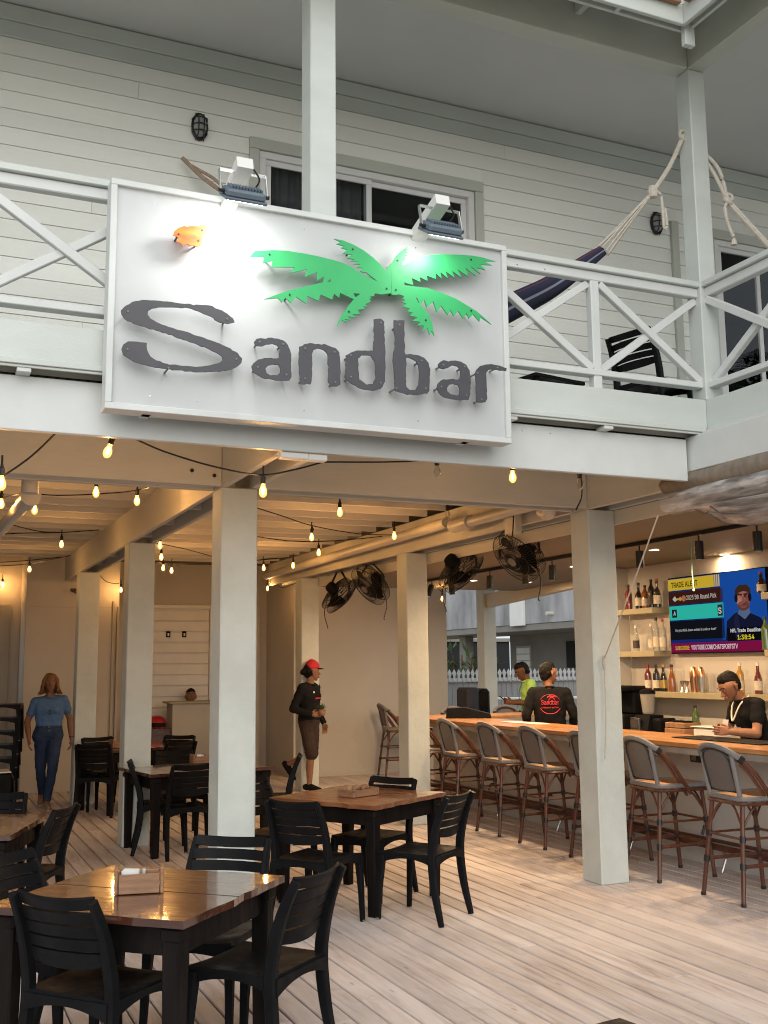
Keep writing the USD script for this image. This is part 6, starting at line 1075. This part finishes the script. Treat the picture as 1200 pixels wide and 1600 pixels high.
def wavy_hair(t, hd, S_, mt):
    b = [[(hd((0, -0.03, 0.05)), 0.090), (hd((0, 0.008, 0.072)), 0.074), (hd((0, -0.05, 0.0)), 0.086)], [(hd((0, -0.07, 0.0)), 0.075), (hd((0, -0.075, -0.08)), 0.06)]]
    h = blob(b, 0.02, 3); r = np.random.default_rng(3); locks = []
    for k in range(150):
        a = r.uniform(-2.75, 2.75); sx = math.sin(a); cy = -math.cos(a)                    # around the head, open at the face
        if abs(a) > 2.25: a *= 0.82; sx, cy = math.sin(a), -math.cos(a)
        L = r.uniform(0.78, 1.0); ph = r.uniform(0, 6.28); am = r.uniform(0.007, 0.016)
        p = [V3(0.022 + 0.02 * sx, 0.01 + 0.03 * cy, 0.138), V3(0.062 * sx, 0.064 * cy - 0.004, 0.118), V3(0.094 * sx, 0.09 * cy - 0.012, 0.045), V3(0.108 * sx, 0.098 * cy - 0.012, -0.03), V3(0.118 * sx, 0.105 * cy - 0.008, -0.03 - 0.055 * L), V3((0.140 + r.normal(0, 0.012)) * sx, 0.115 * cy + r.normal(0, 0.010), -0.03 - 0.105 * L)]
        c = curve([hd(q + V3(am * math.sin(ph + 2.2 * i), am * math.cos(ph + 1.9 * i), 0) * (i > 1)) for i, q in enumerate(p)], 3)
        locks.append(taper(c, np.linspace(0.0095, 0.0035, len(c)) * r.uniform(0.8, 1.25), 5))
    obj('hair', S_(cat([h] + locks)), mt, t, True)
M['bluetop'] = pm('blue_ribbed_top', (0.06, 0.135, 0.29), 0.8, 0.12, 8, 0.3, 80); M['denim'] = pm('dark_denim', (0.018, 0.032, 0.075), 0.8, 0.5, 6, 0.3, 160, col2=(0.03, 0.05, 0.10), spec=0.15); M['blackcloth'] = pm('black_cloth', (0.007, 0.007, 0.008), 0.85, 0.3, 8, 0.3, 90, col2=(0.012, 0.012, 0.013), spec=0.12); M['brownshort'] = pm('brown_cotton', (0.05, 0.033, 0.028), 0.85, 0.3, 6, 0.3, 90, spec=0.15); M['lime'] = pm('lime_cloth', (0.42, 0.72, 0.16), 0.8, 0.12, 8, 0.2, 80); M['capred'] = pm('cap_red_cloth', (0.50, 0.012, 0.022), 0.7, 0.1, 20)
def decal(t, D, S_, txt, h, at, mat, back=False, fit=None, bold=True, curve_r=0.22, dep=0.002):
    m_ = text(txt, h, dep, bold, True, fit); P = m_.vertices; sgn = -1 if not back else 1
    x_ = P[:, 0] * (1 if back else -1) * (1 if back else 1)
    y_ = (P[:, 2] + (curve_r - np.sqrt(np.maximum(0, curve_r ** 2 - P[:, 0] ** 2))) * -1)
    m_.vertices = np.stack([at[0] + P[:, 0] * (1 if back else -1), at[1] + (-y_ if back else y_), at[2] + P[:, 1]], 1); m_.fix_normals(); return obj('print', S_(m_), mat, t, False)
M['printred'] = pm('print_red', (0.70, 0.03, 0.05), 0.6); M['printgrey'] = pm('print_grey', (0.40, 0.33, 0.32), 0.6); M['gold'] = pm('necklace_white', (0.72, 0.66, 0.52), 0.3)
# woman walking towards the viewer
def anchor_print(t, hd, S_, D):
    c = V3(0, 0.180, 1.235); z = lambda a, b: V3(a, 0.004, b)
    obj('print', S_(cat([tube([c + z(0, 0.03), c + z(0, -0.03)], 0.004, 5), tube([c + z(-0.014, 0.018), c + z(0.014, 0.018)], 0.003, 5), tube(curve([c + z(-0.028, -0.008), c + z(-0.018, -0.027), c + z(0, -0.032), c + z(0.018, -0.027), c + z(0.028, -0.008)]), 0.004, 5)])), 'denim', t, False)
    obj('waistband', S_(mv(lathe([(0.148, -0.02), (0.152, -0.02), (0.152, 0.02), (0.148, 0.02)], 24).apply_transform(np.diag([1, 0.68, 1, 1])), D['W'] + V3(0, 0, -0.03))), 'denim', t, True)
    obj('button', S_(cat([trimesh.creation.icosphere(1, 0.008).apply_translation(V3(0, 0.10, 1.035 - 0.045 * k)) for k in range(3)])), 'goldcap', t, True)
    obj('watch', S_(trimesh.creation.torus(0.031, 0.006, 14, 6).apply_translation(D['wL'] + V3(0, 0, 0.03))), 'blackcap', t, True)
person('woman in a blue short-sleeved top and dark jeans walking towards the viewer', onz(72, 1262), math.radians(175), dict(kR=(0.085, 0.0, 0.485), aR=(0.055, -0.20, 0.15), kL=(-0.055, 0.15, 0.50), aL=(0.0, 0.13, 0.085), hR=(0.085, 0, 0.895), hL=(-0.08, 0.02, 0.91), P=(0.01, 0, 0.92), eR=(0.275, -0.02, 1.10), eL=(-0.265, -0.08, 1.12), wR=(0.245, 0.14, 0.89), wL=(-0.29, -0.05, 0.87), sR=(0.178, 0.01, 1.36), sL=(-0.175, -0.01, 1.375), fR=(0.02, 0.13, -0.09), fL=(-0.02, 0.15, -0.05), curl=0.55), (0.22, 0.105, 0.065), 'bluetop', 'denim', wavy_hair, 'hairbrown', 0.955, 'short', 'long', 0, 0.0, 'boxwood', True, 1.22, anchor_print)
# man with the red cap
def cap_man(t, hd, S_, D):
    crown = blob([[(hd((0, -0.02, 0.075)), 0.092), (hd((0, 0.02, 0.085)), 0.082), (hd((0, -0.01, 0.11)), 0.075)]], 0.02, 3); obj('cap', S_(crown), 'capred', t, True)
    br = sheet(10, 4, lambda u, v: hd(((u - 0.5) * 0.15 * (1 - 0.25 * v), 0.085 + 0.085 * v * (1 - (2 * u - 1) ** 2 * 0.45) - 0.03 * (2 * u - 1) ** 2, 0.072 - 0.012 * v - 0.012 * (2 * u - 1) ** 2)), 0.005); obj('cap_brim', S_(br), 'blackcloth', t, True)
    obj('hair_bun', S_(blob([[(hd((0, -0.105, 0.015)), 0.05), (hd((0, -0.13, 0.0)), 0.042)]], 0.02, 3)), 'hairblack', t, True)
    obj('print', S_(mv(text('SANDBAR', 0.022, 0.002, True, True, 0.14), (-0.0, 0.137, 1.22), rz=math.pi, rx=math.pi / 2)), 'printred', t, False)
    obj('name_tag', S_(box(0.06, 0.10, 0.118, 0.124, 1.30, 1.325, 0.001)), 'whitecap', t, False)
PM = onz(483, 1237)
person('man in a red cap, black shirt and brown shorts striding right with a plant', PM, math.radians(-140), dict(H=(0.0, 0.045, 1.572), N=(0, 0.015, 1.435), C=(0, 0.01, 1.27), aR=(0.08, 0.05, 0.09), kR=(0.085, 0.08, 0.50), kL=(-0.09, 0.0, 0.49), aL=(-0.09, -0.40, 0.33), fR=(0.02, 0.18, -0.05), fL=(0, 0.10, -0.16), eR=(0.25, -0.10, 1.10), wR=(0.20, 0.16, 1.02), gR=(-0.5, 0.8, 0.1), xR=(0, 0, 1), eL=(-0.235, -0.03, 1.10), wL=(-0.235, 0.10, 0.88), gL=(0.05, 0.2, -1), curl=0.75), (0.25, 0.125, 0.075), 'blackcloth', 'brownshort', short_hair, 'hairblack', 1.03, 'long', 'shorts', math.radians(48), 0.05, 'blackcloth', False, 1.28, cap_man)
hp = PM + rotz(V3(0.13, 0.27, 1.07) * 1.03, math.radians(-140)); pl = thing('potted_plant', 'small spiky green plant in a dark pot held by the man in the red cap', 'plant', hp); obj('pot', lathe([(0, -0.06), (0.045, -0.06), (0.055, 0.02), (0.05, 0.02), (0, 0.01)], 14), 'boxwood', pl, 40); lf = []; rr_ = np.random.default_rng(12)
for k in range(26):
    a = k * 2.4; tl = 0.25 + 0.9 * (k / 26); d = V3(math.cos(a) * math.sin(tl), math.sin(a) * math.sin(tl), math.cos(tl)); s_, u_ = frame_at(d); L_ = 0.11
    lf.append(trimesh.Trimesh([V3(0, 0, 0.01) - s_ * 0.008, d * L_ * 0.5 - s_ * 0.012 + V3(0, 0, 0.01), d * L_ + V3(0, 0, 0.0), d * L_ * 0.5 + s_ * 0.012 + V3(0, 0, 0.01), V3(0, 0, 0.01) + s_ * 0.008], [(0, 1, 4), (1, 3, 4), (1, 2, 3)], process=False))
M['leaf2'] = pm('plant_leaf', (0.085, 0.16, 0.05), 0.5, 0.4, 12); obj('leaves', lf, 'leaf2', pl, False)
# seated woman behind the grey-brown counter: only the head shows
person('dark-haired person sitting low behind the grey-brown counter, only the head above it', (4.08, 16.95, -0.30), math.radians(175), dict(wR=(0.2, 0.25, 1.12), eR=(0.24, 0.02, 1.08), gR=(-0.2, 1, 0), wL=(-0.2, 0.25, 1.12), eL=(-0.24, 0.02, 1.08), gL=(0.2, 1, 0), kR=(0.11, 0.40, 0.90), kL=(-0.11, 0.40, 0.90), aR=(0.11, 0.40, 0.49), aL=(-0.11, 0.40, 0.49)), (0.25, 0.13, 0.085), 'blackcloth', 'denim', wavy_hair if False else short_hair, 'hairblack', 0.97, 'long', 'long', 0, -0.15, 'blackcloth', True)
st_ = thing('office_stool', 'low seat behind the grey-brown counter', 'stool', (4.08, 16.98, 0)); obj('seat', lathe([(0, 0.34), (0.19, 0.34), (0.19, 0.395), (0, 0.395)], 18), 'black', st_, 40); obj('column', lathe([(0, 0), (0.2, 0), (0.2, 0.02), (0.03, 0.04), (0.03, 0.339), (0, 0.339)], 14), 'blackmetal', st_, 40)
# man in the black printed shirt, back to the viewer
def sandbar_back(t, hd, S_, D):
    decal(t, D, S_, 'Sandbar', 0.052, (0, -0.139, 1.245), 'printred', True, 0.20, False, 0.26)
    decal(t, D, S_, 'restaurant and bar', 0.018, (0, -0.141, 1.205), 'printred', True, 0.19, False, 0.26)
    q = [V3(0.12 * math.cos(a), -0.138, 1.245 + 0.105 * math.sin(a)) for a in np.linspace(math.pi * 1.12, math.pi * 1.88, 14)]; q2 = [V3(0.12 * math.cos(a), -0.132, 1.255 + 0.105 * math.sin(a)) for a in np.linspace(math.pi * 0.15, math.pi * 0.85, 14)]
    obj('print', S_(cat([tube(q, 0.003, 4), tube(q2, 0.002, 4)])), 'printred', t, False)
    fr = []
    for a in (-1.2, -0.6, 0.0, 0.6, 1.2, 2.4, -2.4):
        d = V3(math.sin(a), 0, math.cos(a) * 0.6); fr.append(tube(curve([V3(0.02, -0.130, 1.325), V3(0.02, -0.132, 1.33) + d * 0.03, V3(0.02, -0.128, 1.325) + d * 0.055 + V3(0, 0, -0.01)], 3), 0.004, 4))
    obj('print', S_(cat(fr)), 'printred', t, False)
person('man with a red logo on the back of his black shirt, inside the bar', (6.73, 10.52, 0.0), math.radians(-30), dict(wR=(0.26, 0.14, 0.93), wL=(-0.26, 0.14, 0.93), eR=(0.27, -0.03, 1.12), eL=(-0.27, -0.03, 1.12), sR=(0.19, 0, 1.375), sL=(-0.19, 0, 1.375)), (0.27, 0.13, 0.075), 'blackcloth', 'denim', short_hair, 'hairblack', 1.0, 'long', 'long', math.radians(-55), 0.05, 'blackcloth', False, 1.25, sandbar_back)
# person in lime looking at a phone
LP = np.array([8.54, 13.92, 0.0])
def lanyard(t, hd, S_, D): obj('lanyard', S_(tube(curve([D['N'] + V3(0.05, 0.05, 0.0), V3(0.04, 0.135, 1.25), V3(0.0, 0.14, 1.12)]), 0.006, 5)), 'navy_case_cloth', t, True)
M['navy_case_cloth'] = pm('teal_strap', (0.05, 0.16, 0.2), 0.7)
person('person in a lime green shirt looking down at a phone beyond the bar', LP, math.radians(70), dict(H=(0, 0.09, 1.545), N=(0, 0.02, 1.43), eR=(0.22, 0.03, 1.10), wR=(0.07, 0.27, 1.11), gR=(-0.35, 0.9, 0.2), xR=(0, 0, 1), eL=(-0.22, 0.03, 1.10), wL=(-0.07, 0.27, 1.10), gL=(0.35, 0.9, 0.2), xL=(0, 0, 1), curl=0.9), (0.16, 0.075, 0.045), 'lime', 'denim', short_hair, 'hairblack', 1.03, 'short', 'long', 0, 0.55, 'blackcloth', False, 1.0, lanyard)
ph = thing('phone', 'dark phone in the hands of the person in the lime shirt', 'phone', LP + rotz(V3(0, 0.38, 1.15) * 1.03, math.radians(70)), math.radians(70)); obj('case', mv(box(-0.037, 0.037, -0.075, 0.075, -0.004, 0.004, 0.003), rx=0.7), 'black', ph, False); obj('screen', mv(box(-0.033, 0.033, -0.07, 0.07, 0.0042, 0.0052, 0), rx=0.7), 'roomdark', ph, False)
# bartender
def tender(t, hd, S_, D):
    q = [D['N'] + V3(math.cos(a) * 0.07, 0.03 + math.sin(a) * 0.07 * 0.9, -0.015 - 0.03 * math.sin(a)) for a in np.linspace(math.pi, 2 * math.pi + 0.0, 4)]
    nk = curve([D['N'] + V3(-0.062, -0.02, 0.02), D['N'] + V3(-0.06, 0.075, -0.06), D['N'] + V3(-0.01, 0.125, -0.20), D['N'] + V3(0.06, 0.075, -0.06), D['N'] + V3(0.062, -0.02, 0.02)]); obj('necklace', S_(tube(nk, 0.0075, 6)), 'gold', t, True)
    obj('print', S_(mv(text('SANDBAR', 0.026, 0.002, True, True, 0.17), (0, 0.22, 1.12), rz=math.pi, rx=math.pi / 2 )), 'printgrey', t, False)
person('bartender in a black short-sleeved shirt with a white necklace, head bent over the bar', (7.0, 7.50, -0.02), math.radians(78), dict(H=(0, 0.26, 1.50), N=(0, 0.13, 1.40), C=(0, 0.085, 1.24), W=(0, 0.02, 1.05), sR=(0.18, 0.10, 1.345), sL=(-0.18, 0.10, 1.345), eR=(0.24, 0.16, 1.10), wR=(0.10, 0.33, 1.11), gR=(-0.5, 0.7, 0.1), xR=(0, 0, 1), eL=(-0.26, 0.17, 1.10), wL=(-0.20, 0.40, 1.12), gL=(0.2, 1, 0.1), xL=(0, 0, 1), curl=0.8), (0.30, 0.145, 0.085), 'blackcloth', 'denim', short_hair, 'hairblack', 1.0, 'short', 'long', 0.1, 0.62, 'blackcloth', False, 1.12, tender)
fn = thing('folded_note', 'folded white slip held by the bartender', 'paper'); c = onx(1133, 1135, 6.62); v = sheet(1, 2, lambda u, v: c + V3(0.0, (u - 0.5) * 0.07 - 0.03 * abs(v - 0.5), (v - 0.5) * 0.12), 0.002); obj('slip', mv(v, rz=0.0), 'whiteplastic', fn, False)
